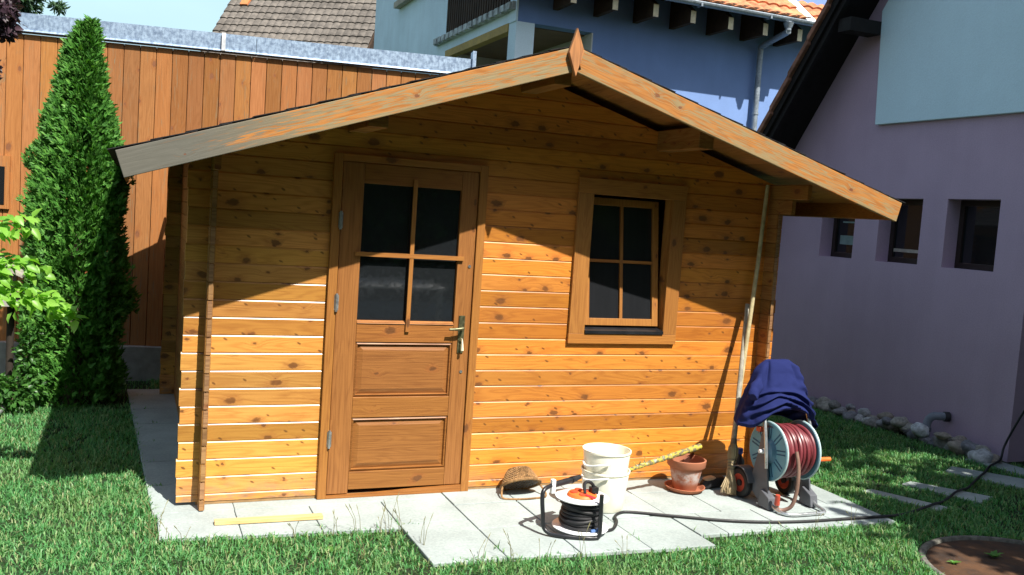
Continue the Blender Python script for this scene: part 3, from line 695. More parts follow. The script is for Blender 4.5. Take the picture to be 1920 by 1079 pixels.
dkf = plain('dark_window_frame', (.035,.022,.018), .5, .4)
for i, (a, b) in enumerate(wins):
    fx = PX+.15
    fr = build('window', MB().box(fx,fx+.05,a,a+.045,zs,zt).box(fx,fx+.05,b-.045,b,zs,zt).box(fx,fx+.05,a+.0455,b-.0455,zs,zs+.05).box(fx,fx+.05,a+.0455,b-.0455,zt-.05,zt), dkf, ph)
    build('pane', MB().box(fx+.02,fx+.025,a+.0455,b-.0455,zs+.0505,zt-.0505), M['glass'], fr)
    if i == 1: build('pale_rail', MB().box(fx+.012,fx+.018,a+.05,b-.05,zs+.10,zs+.13), plain('pale_rail', (.5,.44,.36), .6), fr)
    if i == 2: build('pale_rail', MB().box(fx+.012,fx+.018,a+.05,b-.12,zs+.345,zs+.36).box(fx+.012,fx+.018,a+.05,b-.10,zs+.13,zs+.22), plain('pale_bundle', (.22,.30,.28), .6), fr)
build('door', MB().box(PX+.24,PX+.28,-1.0,-.001,-.1,2.2), dkf, ph)
# roof: top surface line z = 2.709+1.33*(2.813-y)
yl, yh = 3.85, .02
def zo(y): return 2.700+1.33*(2.813-y)
blk = plain('black_stained_wood', (.012,.010,.010), .7, .25)
build('roof', MB().prism([(yl,zo(yl)-.10),(yl,zo(yl)-.02),(yh,zo(yh)-.02),(yh,zo(yh)-.10)], 3.5, 'x', 5.0), blk, ph)
build('bargeboard', MB().prism([(yl,zo(yl)-.17),(yl,zo(yl)-.035),(yh,zo(yh)-.035),(yh,zo(yh)-.17)], .03, 'x', 4.925).prism([(yl,zo(yl)-.26),(yl,zo(yl)-.14),(yh,zo(yh)-.14),(yh,zo(yh)-.26)], .04, 'x', 4.956), blk, ph)
mb = MB(); yy = yl
while yy > .1:
    y2 = yy-.235; a, b = zo(yy)+.028, zo(y2-.02)+.0
    mb.prism([(yy,a-.075),(yy,a),(y2-.02,b),(y2-.02,b-.075)], .24, 'x', 4.885); yy = y2
vt = plain('verge_tile', (.26,.125,.085), .85, .2, var=.25, scale=10)
build('verge_tiles', mb, vt, ph, bevel=.006)
build('purlin', MB().box(4.99,PX-.051,1.74,1.90,3.54,3.66), blk, ph)
build('flank_roof', MB().prism([(yl,zo(yl)-.015),(yl,zo(yl)+.02),(yh,zo(yh)+.02),(yh,zo(yh)-.015)], 3.4, 'x', 5.13), vt, ph)
# drain elbow standing at the wall
dr = thing('drain_pipe', 'short grey drain pipe with a bent top standing against the mauve wall among the stones', 'pipe', (5.25,.63,-.05))
build('pipe', MB().tube(smooth_path([(5.24,.66,-.05),(5.24,.66,.08),(5.245,.655,.16),(5.27,.63,.205),(5.32,.60,.21),(5.35,.585,.21)]), .034, 14), plain('grey_drain_plastic', (.22,.24,.29), .5), dr, smooth=True)
build('collar', MB().tube([(5.24,.66,.075),(5.24,.66,.105)], .041, 14), plain('drain_collar', (.10,.11,.14), .5), dr, smooth=True)

build('collar', MB().tube([(5.345,.588,.21),(5.385,.57,.21)], .042, 14), plain('drain_seal', (.03,.03,.035), .6), dr, smooth=True)
# stones along the wall
def rock_mesh(i, c):
    bm = bmesh.new(); bmesh.ops.create_icosphere(bm, subdivisions=3, radius=1)
    for v in bm.verts:
        p = v.co*1.1+Vector((i*7.3,0,0)); v.co *= 1+.28*noise.noise(p)+.10*noise.noise(p*2.6)
    me = bpy.data.meshes.new('river_stone'); bm.to_mesh(me); bm.free()
    me.polygons.foreach_set('use_smooth', [True]*len(me.polygons)); me.materials.append(plain('river_stone', c, .85, .2, var=.22, scale=3, bump=.25)); return me
RM = [rock_mesh(i, c) for i, c in enumerate([(.30,.30,.31),(.24,.23,.22),(.36,.34,.30),(.20,.20,.22),(.29,.25,.21),(.42,.42,.43)])]
BIGR = rock_mesh(9, (.55,.56,.58))
RK = [(1.877,-.034,22),(1.737,.018,14),(1.625,.033,16),(1.727,-.057,12),(1.527,.03,12),(1.454,-.004,18),(1.324,.026,14),(1.192,.009,18),(1.095,.041,18),(1.249,-.044,14),(.975,.022,14),(.828,.049,14),(.86,.064,20),
      (.439,.05,22),(.564,-.0,14),(.356,.022,20),(.255,.03,20),(.16,.04,20),(.376,-.02,14),(.248,-.01,18),(.13,.0,16),(.041,.01,22),(-.016,-.005,14),(2.05,.0,20),(2.2,.01,18),(1.98,-.03,14),(2.35,0,18),(1.38,-.02,16),(1.0,-.03,15),(.72,-.02,16)]
RK += [(y+.05, z+.085, r_*.85) for y, z, r_ in RK if y > .75][::2]+[(.33,.10,15),(.20,.09,17),(.09,.08,15)]
for i, (y, z, r_) in enumerate(RK):
    o = bpy.data.objects.new('river_stone', RM[(i*5+2) % 6]); COL.objects.link(o); q = r_/2*1.95/262
    o.location = (5.21+random.uniform(-.05,.07), y, max(.008, z*.6)+.004); o.scale = (q*random.uniform(.9,1.3), q*random.uniform(1.0,1.45), q*random.uniform(.7,.95)); o.rotation_euler = (random.uniform(-.2,.2), random.uniform(-.2,.2), random.uniform(0,6))
    tag(o, 'rounded grey river stone in the row along the foot of the mauve wall', 'stone', 'river stones along the mauve wall')
for (x, y, z, q, me, lb) in ((5.17,.66,.085,(.062,.078,.055),BIGR,'largest pale topped boulder of the row, just left of the grey drain pipe'),
                         (5.14,.405,.10,(.05,.075,.028),RM[4],'flat brown stone lying on others just right of the grey drain pipe')):
    o = bpy.data.objects.new('river_stone', me); COL.objects.link(o); o.location = (x,y,z); o.scale = q
    tag(o, lb, 'stone', 'river stones along the mauve wall')
for y, z in ((.62,.0),(.75,.01),(.52,-.01)):
    o = bpy.data.objects.new('river_stone', RM[3]); COL.objects.link(o); o.location = (5.20,y,z); o.scale = (.05,.06,.05)
    tag(o, 'rounded grey river stone in the row along the foot of the mauve wall', 'stone', 'river stones along the mauve wall')

# manhole
mh = thing('manhole', 'large round rusty manhole cover in a concrete ring sunk in the lawn', 'manhole cover', (MANC[0],MANC[1],-.025))
build('ring', MB().lathe([(.535,-.04),(.535,.012),(.542,.022),(.566,.022),(.575,.014),(.575,-.04)], (0,0,0), 64), plain('old_concrete_ring', (.15,.145,.125), .95, .1, var=.3, scale=25, bump=.8), mh, True, smooth=True)
t = NT('rust', .75, .3); o_ = t.obj(); a = t.noise(o_, 4, 6, .7); b = t.noise(o_, 45, 4, .7)
cc = t.mix(t.ramp(a,.35,.65), (.035,.022,.015), (.10,.048,.022)); cc = t.mix(t.ramp(b,.55,.75), cc, (.06,.05,.045)); t.col(cc); t.bump(b,.6,.004)
cv = MB().lathe([(0,.012),(.30,.013),(.31,.016),(.44,.012),(.51,.012),(.533,.006)], (0,0,0), 64); cv.v[0] = (0,0,.012)
build('cover', cv, t.m, mh, True, smooth=True)
# ------------------------------------------------------------------ foliage helpers
def leaves(C, D, Nn, L, Wd, fold=.18):
    """pointed ovate leaves: base C, direction D, normal Nn (unit arrays), length L, width Wd"""
    n = len(C); Sd = np.cross(D, Nn); Sd /= np.linalg.norm(Sd, axis=1, keepdims=True)+1e-9; L = np.asarray(L)[:, None]*np.ones((n,1)); Wd = np.asarray(Wd)[:, None]*np.ones((n,1))
    V = np.zeros((n, 8, 3))
    b = C; tip = C+D*L-Nn*L*.12
    V[:,0] = b; V[:,1] = b+D*L*.30+Sd*Wd*.5+Nn*Wd*fold; V[:,2] = b+D*L*.68+Sd*Wd*.38+Nn*Wd*fold*.6; V[:,3] = tip
    V[:,4] = b+D*L*.68-Sd*Wd*.38+Nn*Wd*fold*.6; V[:,5] = b+D*L*.30-Sd*Wd*.5+Nn*Wd*fold; V[:,6] = b+D*L*.32; V[:,7] = b+D*L*.68
    base = (np.arange(n)*8)[:, None]
    F = np.stack([base+np.array([[0,6,1,1]])*1, base+np.array([[6,7,2,1]]), base+np.array([[7,3,2,2]]), base+np.array([[0,5,6,6]]), base+np.array([[5,4,7,6]]), base+np.array([[4,3,7,7]])], 1)
    quads = F[:, [1,4]].reshape(-1, 4); tris = F[:, [0,2,3,5]].reshape(-1, 4)[:, :3]
    return V.reshape(-1,3), quads, tris
def leaf_obj(name, parts, mat, parent=None):
    V = []; Q = []; T_ = []; o = 0
    for v, q, t_ in parts: V.append(v); Q.append(q+o); T_.append(t_+o); o += len(v)
    V = np.concatenate(V); Q = np.concatenate(Q); T_ = np.concatenate(T_)
    me = bpy.data.meshes.new(name); nl = len(Q)*4+len(T_)*3
    me.vertices.add(len(V)); me.vertices.foreach_set('co', V.astype(np.float32).ravel()); me.loops.add(nl)
    me.loops.foreach_set('vertex_index', np.concatenate([Q.ravel(), T_.ravel()]).astype(np.int32))
    me.polygons.add(len(Q)+len(T_)); me.polygons.foreach_set('loop_start', np.concatenate([np.arange(len(Q))*4, len(Q)*4+np.arange(len(T_))*3]).astype(np.int32))
    me.update(calc_edges=True); me.materials.append(mat); return finish(bpy.data.objects.new(name, me), parent, False)
def unit(a): return a/(np.linalg.norm(a, axis=1, keepdims=True)+1e-9)
def crown(center, rad, n, L, Wd, lumps=9, up=.3, shell=.55):
    c0 = np.array(center); rad = np.array(rad)
    lc = unit(rng.normal(size=(lumps,3)))*rng.uniform(.25,.75,(lumps,1)); lr = rng.uniform(.32,.55,lumps)
    k = rng.integers(0, lumps, n); d = unit(rng.normal(size=(n,3))); rr = lr[k]*(shell+(1-shell)*rng.random(n)**.5)
    P = c0+rad*(lc[k]+d*rr[:,None]); D = unit(d+rng.normal(0,.6,(n,3))+np.array([0,0,-.25])); N = unit(d*.6+rng.normal(0,.5,(n,3))+np.array([0,0,up])); N = unit(N-D*np.sum(N*D,1,keepdims=True))
    return leaves(P, D, N, L*rng.uniform(.7,1.25,n), Wd*rng.uniform(.8,1.2,n))
bark = plain('grey_bark', (.13,.10,.075), .95, .1, var=.3, scale=20, bump=.8)

# ------------------------------------------------------------------ cypress / thuja
tx, ty = -1.375, 2.72
th = thing('thuja_tree', 'tall dense green thuja with two pointed tips beside the shed', 'tree', (tx,ty,-.05))
build('trunk', MB().tube([(tx,ty,-.1),(tx,ty,1.2),(tx+.03,ty,2.4)], [.07,.05,.012], 10), bark, th, smooth=True)
def prof(z): return np.interp(z, [0,.25,.8,1.35,1.78,2.15,2.35,2.55,2.72,2.86], [.29,.31,.32,.315,.28,.20,.14,.09,.045,.004])
def fronds(n, cx, cy, pf, z0, z1, k0, k1, s):
    z = z0+(z1-z0)*rng.random(n)**.9; a = rng.uniform(0, 2*np.pi, n)
    lump = np.array([noise.noise((math.cos(q)*2.3, math.sin(q)*2.3, w*3.4)) for q, w in zip(a, z)]); lump2 = np.array([noise.noise((math.cos(q)*6, math.sin(q)*6, w*9+5)) for q, w in zip(a, z)])
    r_ = pf(z)*(rng.uniform(k0, k1, n)+.36*lump+.16*lump2)
    out = np.stack([np.cos(a), np.sin(a), np.zeros(n)], 1); tan = np.stack([-np.sin(a), np.cos(a), np.zeros(n)], 1)
    C = np.stack([cx+r_*np.cos(a), cy+r_*np.sin(a), z], 1)
    ax_ = unit(out*rng.uniform(.3,1.1,(n,1))+np.array([0,0,1])*rng.uniform(.3,1.1,(n,1))+tan*rng.normal(0,.4,(n,1)))
    nn = unit(tan*rng.normal(1,.5,(n,1))+out*rng.normal(0,.6,(n,1))); nn = unit(nn-ax_*np.sum(nn*ax_,1,keepdims=True)); sd = np.cross(ax_, nn)
    parts = []
    for ang, ln, off in ((0,1.,.25),(.55,.75,.1),(-.55,.75,.1),(.95,.6,0.),(-.95,.6,0.)):
        d = unit(ax_*math.cos(ang)+sd*math.sin(ang)+rng.normal(0,.12,(n,3))); L = s*ln*rng.uniform(.75,1.3,n)
        parts.append(leaves(C+ax_*s*off, d, nn, L, L*.30, .1))
    return parts
M['thuja'] = leafmat('thuja_scale_leaves', [(.025,.09,.014),(.06,.19,.03),(.10,.28,.045),(.04,.14,.022),(.15,.34,.06)], .18, .55, .25)
pp = fronds(11000, tx, ty, prof, .0, 2.84, .80, 1.10, .046)+fronds(3600, tx, ty, prof, .0, 2.75, .2, .8, .085)
pp += fronds(420, tx-.10, ty, lambda z: np.interp(z,[2.0,2.3,2.5,2.72],[.15,.09,.05,.0]), 2.0, 2.70, .5, 1.1, .045)
pp += fronds(520, tx+.05, ty, lambda z: np.interp(z,[2.3,2.6,2.78,2.89],[.12,.085,.05,.0]), 2.3, 2.88, .3, 1.1, .05)
leaf_obj('foliage', pp, M['thuja'], th)
# low shrub at its foot
sh = thing('garden_shrub', 'low dark leafy shrub growing at the foot of the thuja', 'shrub', (-1.76,2.4,-.05))
build('stem', MB().tube([(-1.76,2.40,-.05),(-1.73,2.42,.2),(-1.66,2.48,.4)], [.012,.010,.005], 6).tube([(-1.75,2.40,.0),(-1.84,2.36,.25)], [.010,.004], 6), bark, sh)
M['shrub'] = leafmat('shrub_leaves', [(.03,.09,.02),(.05,.15,.03),(.08,.2,.04)], .3, .4, .4)
leaf_obj('foliage', [crown((-1.80,2.35,.16),(.24,.18,.26),620,.05,.028), crown((-1.66,2.42,.08),(.17,.14,.14),260,.045,.026), crown((-1.66,2.50,.36),(.11,.10,.30),380,.045,.026)], M['shrub'], sh)

# young tree with bright leaves reaching in from the left
yt = thing('young_tree', 'young tree with bright lime green leaves reaching in at the left edge', 'tree', (-2.3,.45,-.05))
tw = MB().tube(smooth_path([(-2.3,.45,-.06),(-2.28,.45,.6),(-2.25,.46,1.3),(-2.23,.46,1.9)]), [.024-.00075*i for i in range(19)], 8)
BR = [[(-2.26,.46,1.0),(-1.8,.48,1.30),(-1.66,.5,1.40),(-1.52,.5,1.43)],[(-2.27,.46,.95),(-1.78,.48,1.16),(-1.62,.5,1.22),(-1.46,.5,1.17)],[(-2.27,.46,.9),(-1.75,.48,1.08),(-1.55,.5,1.06),(-1.40,.5,1.0),(-1.30,.5,.95)],[(-2.27,.46,.92),(-1.80,.46,1.05),(-1.65,.48,1.10),(-1.58,.5,1.0)]]
for b in BR: tw.tube(smooth_path(b), [.007-.00032*i for i in range((len(b)-1)*6+1)], 6)
build('trunk', tw, bark, yt, smooth=True)
pts = []
for b in BR:
    sp_ = smooth_path(b, 8)
    for i in range(5, len(sp_)):
        for k in range(4):
            if random.random() < .97: pts.append(sp_[i]+Vector((random.uniform(-.05,.05), random.uniform(-.07,.07), random.uniform(-.05,.05))))
pts += [Vector(p) for p in ((-1.33,.5,.99),(-1.32,.49,.99),(-1.30,.5,.97),(-1.36,.5,1.02),(-1.41,.48,1.02),(-1.45,.5,1.0))]
P = np.array(pts); n = len(P); D = unit(np.stack([rng.normal(.55,.5,n), rng.normal(-.25,.5,n), rng.normal(-.35,.45,n)],1)); N = unit(np.stack([rng.normal(0,.35,n), rng.normal(-.5,.35,n), rng.normal(.8,.25,n)],1)); N = unit(N-D*np.sum(N*D,1,keepdims=True))
M['lime'] = leafmat('lime_leaves', [(.14,.32,.03),(.20,.42,.05),(.27,.50,.08),(.17,.38,.05)], .42, .4, .4)
leaf_obj('foliage', [leaves(P, D, N, rng.uniform(.05,.09,n), rng.uniform(.03,.048,n), .22)], M['lime'], yt)

# bird feeder at the left edge
bf = thing('bird_feeder', 'grey wooden bird feeder on a dark post behind the lime green leaves', 'bird feeder', (-1.79,2.55,-.02))
M['greywood'] = wood('grey_weathered_wood', 'x', 'z', (.36,.35,.33), (.22,.21,.2), knots=.1, rough=.8)
build('floor', MB().box(-2.08,-1.73,2.37,2.73,.755,.777).box(-2.08,-1.73,2.36,2.369,.755,.80), M['greywood'], bf)
for x, y in ((-1.785,2.42),(-1.785,2.69),(-2.03,2.42),(-2.03,2.69)): build('post', MB().box(x-.012,x+.012,y-.012,y+.012,.778,.985), M['greywood'], bf)
build('roof', MB().prism([(-2.12,.965),(-1.92,1.08),(-1.70,.965),(-1.70,.987),(-1.92,1.102),(-2.12,.987)], .46, 'y', 2.32), M['greywood'], bf)
build('pole', MB().tube([(-1.79,2.55,-.05),(-1.79,2.55,.754)], .026, 10), plain('dark_post', (.03,.022,.016), .9), bf, smooth=True)
# pale stake
tag(build('garden_stake', MB().tube([(-1.86,2.2,-.05),(-1.80,2.33,.03),(-1.83,2.5,.10)], [.017,.016,.014], 10), M['alu'], smooth=True), 'short silver grey stake lying at the left edge of the lawn', 'stake')

# purple plum and the far conifer
pl = thing('plum_tree', 'purple leaved plum tree showing at the top left corner', 'tree', (-2.75,2.0,-.05))
build('trunk', MB().tube(smooth_path([(-2.75,2,-.06),(-2.72,2,1.2),(-2.6,2,2.2),(-2.4,2,2.9)]), [.07-.0028*i for i in range(19)], 10).tube(smooth_path([(-2.66,2,1.9),(-2.3,2,2.3),(-2.0,2,2.6),(-1.86,2,2.72)]), [.03-.0014*i for i in range(19)], 8), bark, pl, smooth=True)
M['plum'] = leafmat('plum_leaves', [(.030,.016,.024),(.048,.026,.038),(.07,.04,.055),(.036,.022,.034)], .15, .45, .4)
leaf_obj('crown', [crown((-2.25,2.0,2.98),(.55,.5,.42),2400,.06,.034), crown((-1.92,2.0,2.74),(.20,.2,.15),700,.055,.03), crown((-1.83,2.0,2.66),(.10,.12,.10),200,.055,.03), crown((-1.87,2.0,2.36),(.07,.1,.11),90,.05,.028)], M['plum'], pl)
ft = thing('pine_tree', 'far green tree whose crown shows above the zinc band at the top left', 'tree', (-3.0,14,-.05))
build('trunk', MB().tube([(-3.0,14,-.1),(-3.0,14,4.6)], [.2,.08], 10), bark, ft, smooth=True)
M['pine'] = leafmat('pine_foliage', [(.03,.07,.035),(.05,.10,.05),(.07,.13,.06)], .15, .6, .2)
leaf_obj('crown', [crown((-3.05,14,5.3),(.62,.7,.85),5200,.13,.04,14), crown((-2.34,14,4.86),(.13,.2,.09),140,.12,.035,5)], M['pine'], ft)
# tree standing outside the picture at the right front; it shades the lawn
st = thing('shade_tree', 'leafy tree to the right of the picture that shades the lawn by the manhole', 'tree', (6.6,-3.4,-.05))
build('trunk', MB().tube(smooth_path([(6.6,-3.4,-.1),(6.5,-3.4,1.6),(6.2,-3.3,3.2),(5.9,-3.0,4.6)]), [.12-.004*i for i in range(19)], 10).tube(smooth_path([(6.45,-3.4,2.0),(6.0,-3.7,3.0),(5.6,-3.9,3.6)]), [.06-.002*i for i in range(13)], 8), bark, st, smooth=True)
M['shadeleaf'] = leafmat('shade_tree_leaves', [(.04,.10,.02),(.06,.14,.03)], .2, .5, .3)
leaf_obj('crown', [crown((5.20,-4.05,3.6),(1.65,1.5,.9),7000,.15,.10,22,shell=.1), crown((5.72,-2.55,5.0),(1.25,.95,.7),3600,.15,.10,20,shell=.1)], M['shadeleaf'], st)
# unseen hedge behind the camera, raised to cut sky light and darken pane reflections
hg = thing('blocker_hedge', 'unseen dark hedge behind the viewer, made very tall to cut sky light on the shed', 'hedge', (2,-12,-.05))
build('stems', MB().box(-12,16,-12.3,-11.7,-.05,9.0), plain('hedge_inside', (.02,.03,.012), .95), hg)
n = 14000; P = np.stack([rng.uniform(-12,16,n), rng.uniform(-11.75,-11.4,n), rng.uniform(0,9.5,n)],1); D = unit(rng.normal(size=(n,3))); N = unit(rng.normal(size=(n,3))); N = unit(N-D*np.sum(N*D,1,keepdims=True))
leaf_obj('foliage', [leaves(P, D, N, rng.uniform(.15,.3,n), rng.uniform(.08,.15,n))], M['shadeleaf'], hg)

gt_ = thing('reflector_table', 'unseen white table added beside the viewer for a bright reflection in the door glass', 'table', (1.75,-6.0,-.02))  # table added out of view, its sunlit white top mirrors in the door panes
wp = plain('white_table_paint', (.78,.78,.76), .5, .4, var=.03)
build('tabletop', MB().box(.95,2.55,-6.55,-5.45,.69,.72), wp, gt_, bevel=.006)
for x, y in ((1.02,-6.48),(2.48,-6.48),(1.02,-5.52),(2.48,-5.52)): build('leg', MB().box(x-.03,x+.03,y-.03,y+.03,-.02,.689), wp, gt_)
# weeds: a few broad leaved rosettes
M['weed'] = leafmat('weed_leaves', [(.09,.22,.04),(.12,.28,.06)], .3, .5, .3)
def rosette(x, y, r_, n, z=-.02, lb='', nm='weed'):
    a = np.linspace(0, 2*np.pi, n, endpoint=False)+rng.uniform(0,.5,n); D = unit(np.stack([np.cos(a), np.sin(a), rng.uniform(.35,.8,n)],1)); N = unit(np.stack([-np.cos(a)*.5, -np.sin(a)*.5, np.ones(n)],1)); N = unit(N-D*np.sum(N*D,1,keepdims=True))
    P = np.tile(np.array([[x,y,z]]),(n,1)); o = leaf_obj(nm, [leaves(P, D, N, r_*rng.uniform(.7,1.2,n), r_*.45*np.ones(n))], M['weed'])
    return tag(o, lb, 'weed')
rosette(-.08,-.77,.05,8,lb='small round leaved weed in the lawn in front of the yellow timber')
rosette(3.30,-.22,.075,8,lb='pale leafy weed at the right edge of the patio behind the hose cart')
rosette(3.33,-1.60,.055,9,-.012,'green weed growing on the middle of the rusty manhole cover')
rosette(3.02,-1.62,.04,7,-.012,'small green weed at the left of the rusty manhole cover')

# ------------------------------------------------------------------ things on the patio
# timber lath
lath = MB().box(-.27,.27,-.022,.022,0,.02)
o = build('timber_lath', lath, wood('fresh_pine', 'x', 'y', (.62,.46,.20), (.50,.33,.12), knots=.35, rough=.7), bevel=.002); o.location = (-.30,-.325,.001); o.rotation_euler = (0,0,-.02)
tag(o, 'pale yellow timber lath lying on the slabs in front of the shed', 'plank')

# wicker basket leaning upside down on its handle
bk = thing('wicker_basket', 'small brown wicker basket tipped over on the slabs by the shed wall', 'basket', (1.20,-.13,0))
t = NT('wicker', .8, .2); o_ = t.n('TexCoord').outputs['UV']; P = t.xyz()
M['wicker'] = plain('wicker_cane', (.26,.15,.065), .8, .2, var=.3, scale=60)
BRot = Matrix.Rotation(R(-34), 3, 'X'); BC = Vector((1.185,-.075,.126))
def bp(a, h, dr=0):    # h 0 = closed end (top), 1 = mouth
    r0, r1 = .068, .117; rr = r0+(r1-r0)*h+dr
    return BC+BRot@Vector((rr*math.cos(a), rr*math.sin(a)*.9, -h*.085))
mb = MB(); nst = 30
for r_ in range(13):
    h = .04+r_*.075; pts = []
    for k in range(nst*2+1):
        a = math.pi*k/nst; pts.append(bp(a, h, .004*math.cos(math.pi*k+math.pi*r_)))
    mb.tube(pts, .0052, 5, False)
for k in range(nst): mb.tube([bp(2*math.pi*k/nst, h, 0) for h in (0,.5,1.)], .004, 5)
for r_ in (.015,.035,.055,.066): mb.tube([BC+BRot@Vector((r_*math.cos(a), r_*math.sin(a)*.9, .004)) for a in np.linspace(0,2*math.pi,25)], .006, 5, False)
build('wicker_body', mb, M['wicker'], bk, smooth=True)
mb = MB().tube([bp(a, 1., .003) for a in np.linspace(0,2*math.pi,49)], .009, 7, False)
build('rim', mb, M['wicker'], bk, smooth=True)
mb = MB(); ang = np.linspace(0,2*math.pi,41)[:-1]; vs = []
for h, dr in ((.0,-.006),(.5,-.006),(.97,-.006)): vs += [bp(a, h, dr) for a in ang]
mb.add(vs, [(i*40+k, i*40+(k+1)%40, (i+1)*40+(k+1)%40, (i+1)*40+k) for i in range(2) for k in range(40)]+[tuple(range(40))])
build('lining', mb, plain('grey_lining', (.25,.255,.26), .55, .4, var=.3, scale=25), bk, smooth=True)
build('handle', MB().tube(smooth_path([tuple(bp(math.pi*1.02,1.)),(1.045,-.17,.03),(1.04,-.21,.008),(1.10,-.235,.006),(1.22,-.24,.006),(1.31,-.22,.012),tuple(bp(-.05,1.))]), .006, 6), M['wicker'], bk, smooth=True)

# two nested cream buckets
M['cream'] = plain('cream_plastic', (.88,.86,.72), .45, .4, var=.04, scale=6)
bx, by = 1.560, -.46
def bucket(label, z0, r0, r1, h, hz):
    b = thing('bucket', label, 'bucket', (bx,by,z0), 0, 'cream buckets nested by the shed wall')
    pr = [(.001,.004),(r0-.006,.004),(r0,.012),(r1-.004,h-.03),(r1-.003,h-.014),(r1+.003,h-.010),(r1+.003,h),(r1-.003,h),(r1-.006,h-.01),(r0-.006,.014),(.001,.012)]
    build('body', MB().lathe(pr, (0,0,0), 56), M['cream'], b, True, smooth=True)
    rr = r1+.008
    pts = [(rr*math.cos(a), rr*math.sin(a), hz+.02*0-(.055)*max(0,-math.sin(a))**1.2) for a in np.linspace(math.pi*1.0, math.pi*1.50, 10)]
    pts = [(-rr*.98,.01,hz),(-rr*1.04,-.03,hz-.012),(-rr*.93,-.075,hz-.008),(-rr*.72,-.115,hz+.004),(-rr*.35,-.135,hz+.012)]
    build('handle', MB().tube(smooth_path(pts,5), .0062, 8), plain('white_handle', (.75,.76,.72), .4), b, True, smooth=True)
    return b
bucket('cream bucket standing on the slabs, the lower of the nested pair', .0, .116, .139, .232, .20)
bucket('cream bucket nested in the other one, the upper with its open rim showing', .045, .112, .1375, .302, .235)

# terracotta pot, saucer, shards, branch
M['terra'] = plain('terracotta', (.42,.155,.085), .85, .2, var=.16, scale=12)
t = NT('limed_terracotta', .9, .15); o_ = t.obj(); P = t.xyz(); a = t.noise(o_, 16, 5, .7)
band = t.math('MULTIPLY', t.ramp(P[2],.03,.08), t.ramp(P[2],.10,.14,1,0)); cc = t.mix(t.math('MULTIPLY', t.ramp(a,.36,.6), band), t.mix(t.noise(o_,9,4), (.40,.16,.09), (.30,.12,.07)), (.50,.44,.42)); t.col(cc); M['pot'] = t.m
px_, py_ = 2.262, -.235
tag(build('pot_saucer', MB().lathe([(.001,.0),(.102,.0),(.126,.022),(.127,.028),(.121,.028),(.100,.008),(.001,.008)], (px_,py_,.001), 48), M['terra'], smooth=True), 'terracotta saucer under the terracotta flower pot', 'saucer')
ptt = thing('flower_pot', 'weathered terracotta flower pot with lime bloom standing in its saucer', 'flower pot', (px_,py_,.010))
build('body', MB().lathe([(.001,0),(.072,0),(.074,.004),(.103,.142),(.114,.144),(.119,.150),(.122,.190),(.117,.194),(.110,.190),(.104,.150),(.068,.012),(.001,.012)], (0,0,0), 48), M['pot'], ptt, True, smooth=True)
sh_ = MB()
sh_.prism([(-.06,.0),(.03,-.02),(.07,.03),(.05,.06),(-.04,.055)], .008, 'y', 0)
o = build('clay_shard', sh_, plain('dark_clay', (.19,.075,.05), .85, .2)); o.location = (px_+.02,py_+.03,.165); o.rotation_euler = (.5,-.35,.3)
tag(o, 'dark broken clay shard lying in the top of the flower pot', 'shard')
t = NT('lichen_bark', .95, .1); o_ = t.obj(); a = t.noise(o_, 46, 4, .75); b = t.noise(o_, 30, 4, .7)
cc = t.mix(t.ramp(a,.46,.56), (.16,.14,.09), (.48,.40,.07)); cc = t.mix(t.ramp(b,.58,.66), cc, (.35,.38,.33)); t.col(cc); t.bump(a,1.,.006)
bm_ = smooth_path([(1.70,-.335,.150),(1.86,-.315,.187),(2.03,-.285,.216),(2.18,-.262,.243),(2.36,-.225,.272)], 6)
lb = MB().tube(bm_, [.012+.008*i/(len(bm_)-1)+.0025*math.sin(i*2.1) for i in range(len(bm_))], 10)
lb.tube([(1.875,-.315,.19),(1.87,-.325,.225)], [.006,.003], 6).tube([(1.90,-.31,.195),(1.915,-.31,.235),(1.90,-.31,.25)], [.005,.003,.002], 6).tube([(1.86,-.31,.185),(1.83,-.31,.22)], [.004,.002], 6)
tag(build('lichen_branch', lb, t.m, smooth=True), 'yellow lichen covered branch resting on the flower pot and the bucket', 'branch')
# clog
cl = thing('garden_clog', 'black garden clog with a pale inside between the flower pot and the broom', 'shoe', (2.50,-.20,0))
def blob(c, rad, rot=0, n=3, seed=0, amp=.08):
    bm = bmesh.new(); bmesh.ops.create_icosphere(bm, subdivisions=n, radius=1); m = MB(); rz = Matrix.Rotation(rot,3,'Z')
    vs = [Vector(c)+rz@Vector((v.co.x*rad[0], v.co.y*rad[1], max(v.co.z,-.55)*rad[2]))*(1+amp*noise.noise(v.co*1.6+Vector((seed,0,0)))) for v in bm.verts]; fs = [tuple(v.index for v in f.verts) for f in bm.faces]; bm.free(); return m.add(vs, fs)
build('sole', blob((2.50,-.20,.026),(.125,.048,.045),.35,3,2), M['blackrub'], cl, smooth=True)
build('insole', blob((2.465,-.212,.058),(.07,.032,.012),.35,3,3), plain('tan_insole', (.45,.33,.20), .8), cl, smooth=True)
# bottle
bt = thing('bottle', 'small dark bottle with a blue cap half hidden behind the hose cart', 'bottle', (2.72,-.16,0))
build('body', MB().lathe([(.001,0),(.032,0),(.034,.01),(.034,.15),(.014,.185),(.014,.20),(.001,.20)], (0,0,0), 20), plain('dark_bottle', (.02,.022,.03), .3, .5), bt, True, smooth=True)
build('cap', MB().lathe([(.019,.195),(.020,.20),(.020,.228),(.017,.232),(.001,.232)], (0,0,0), 20), plain('blue_cap', (.03,.06,.35), .4), bt, True, smooth=True)

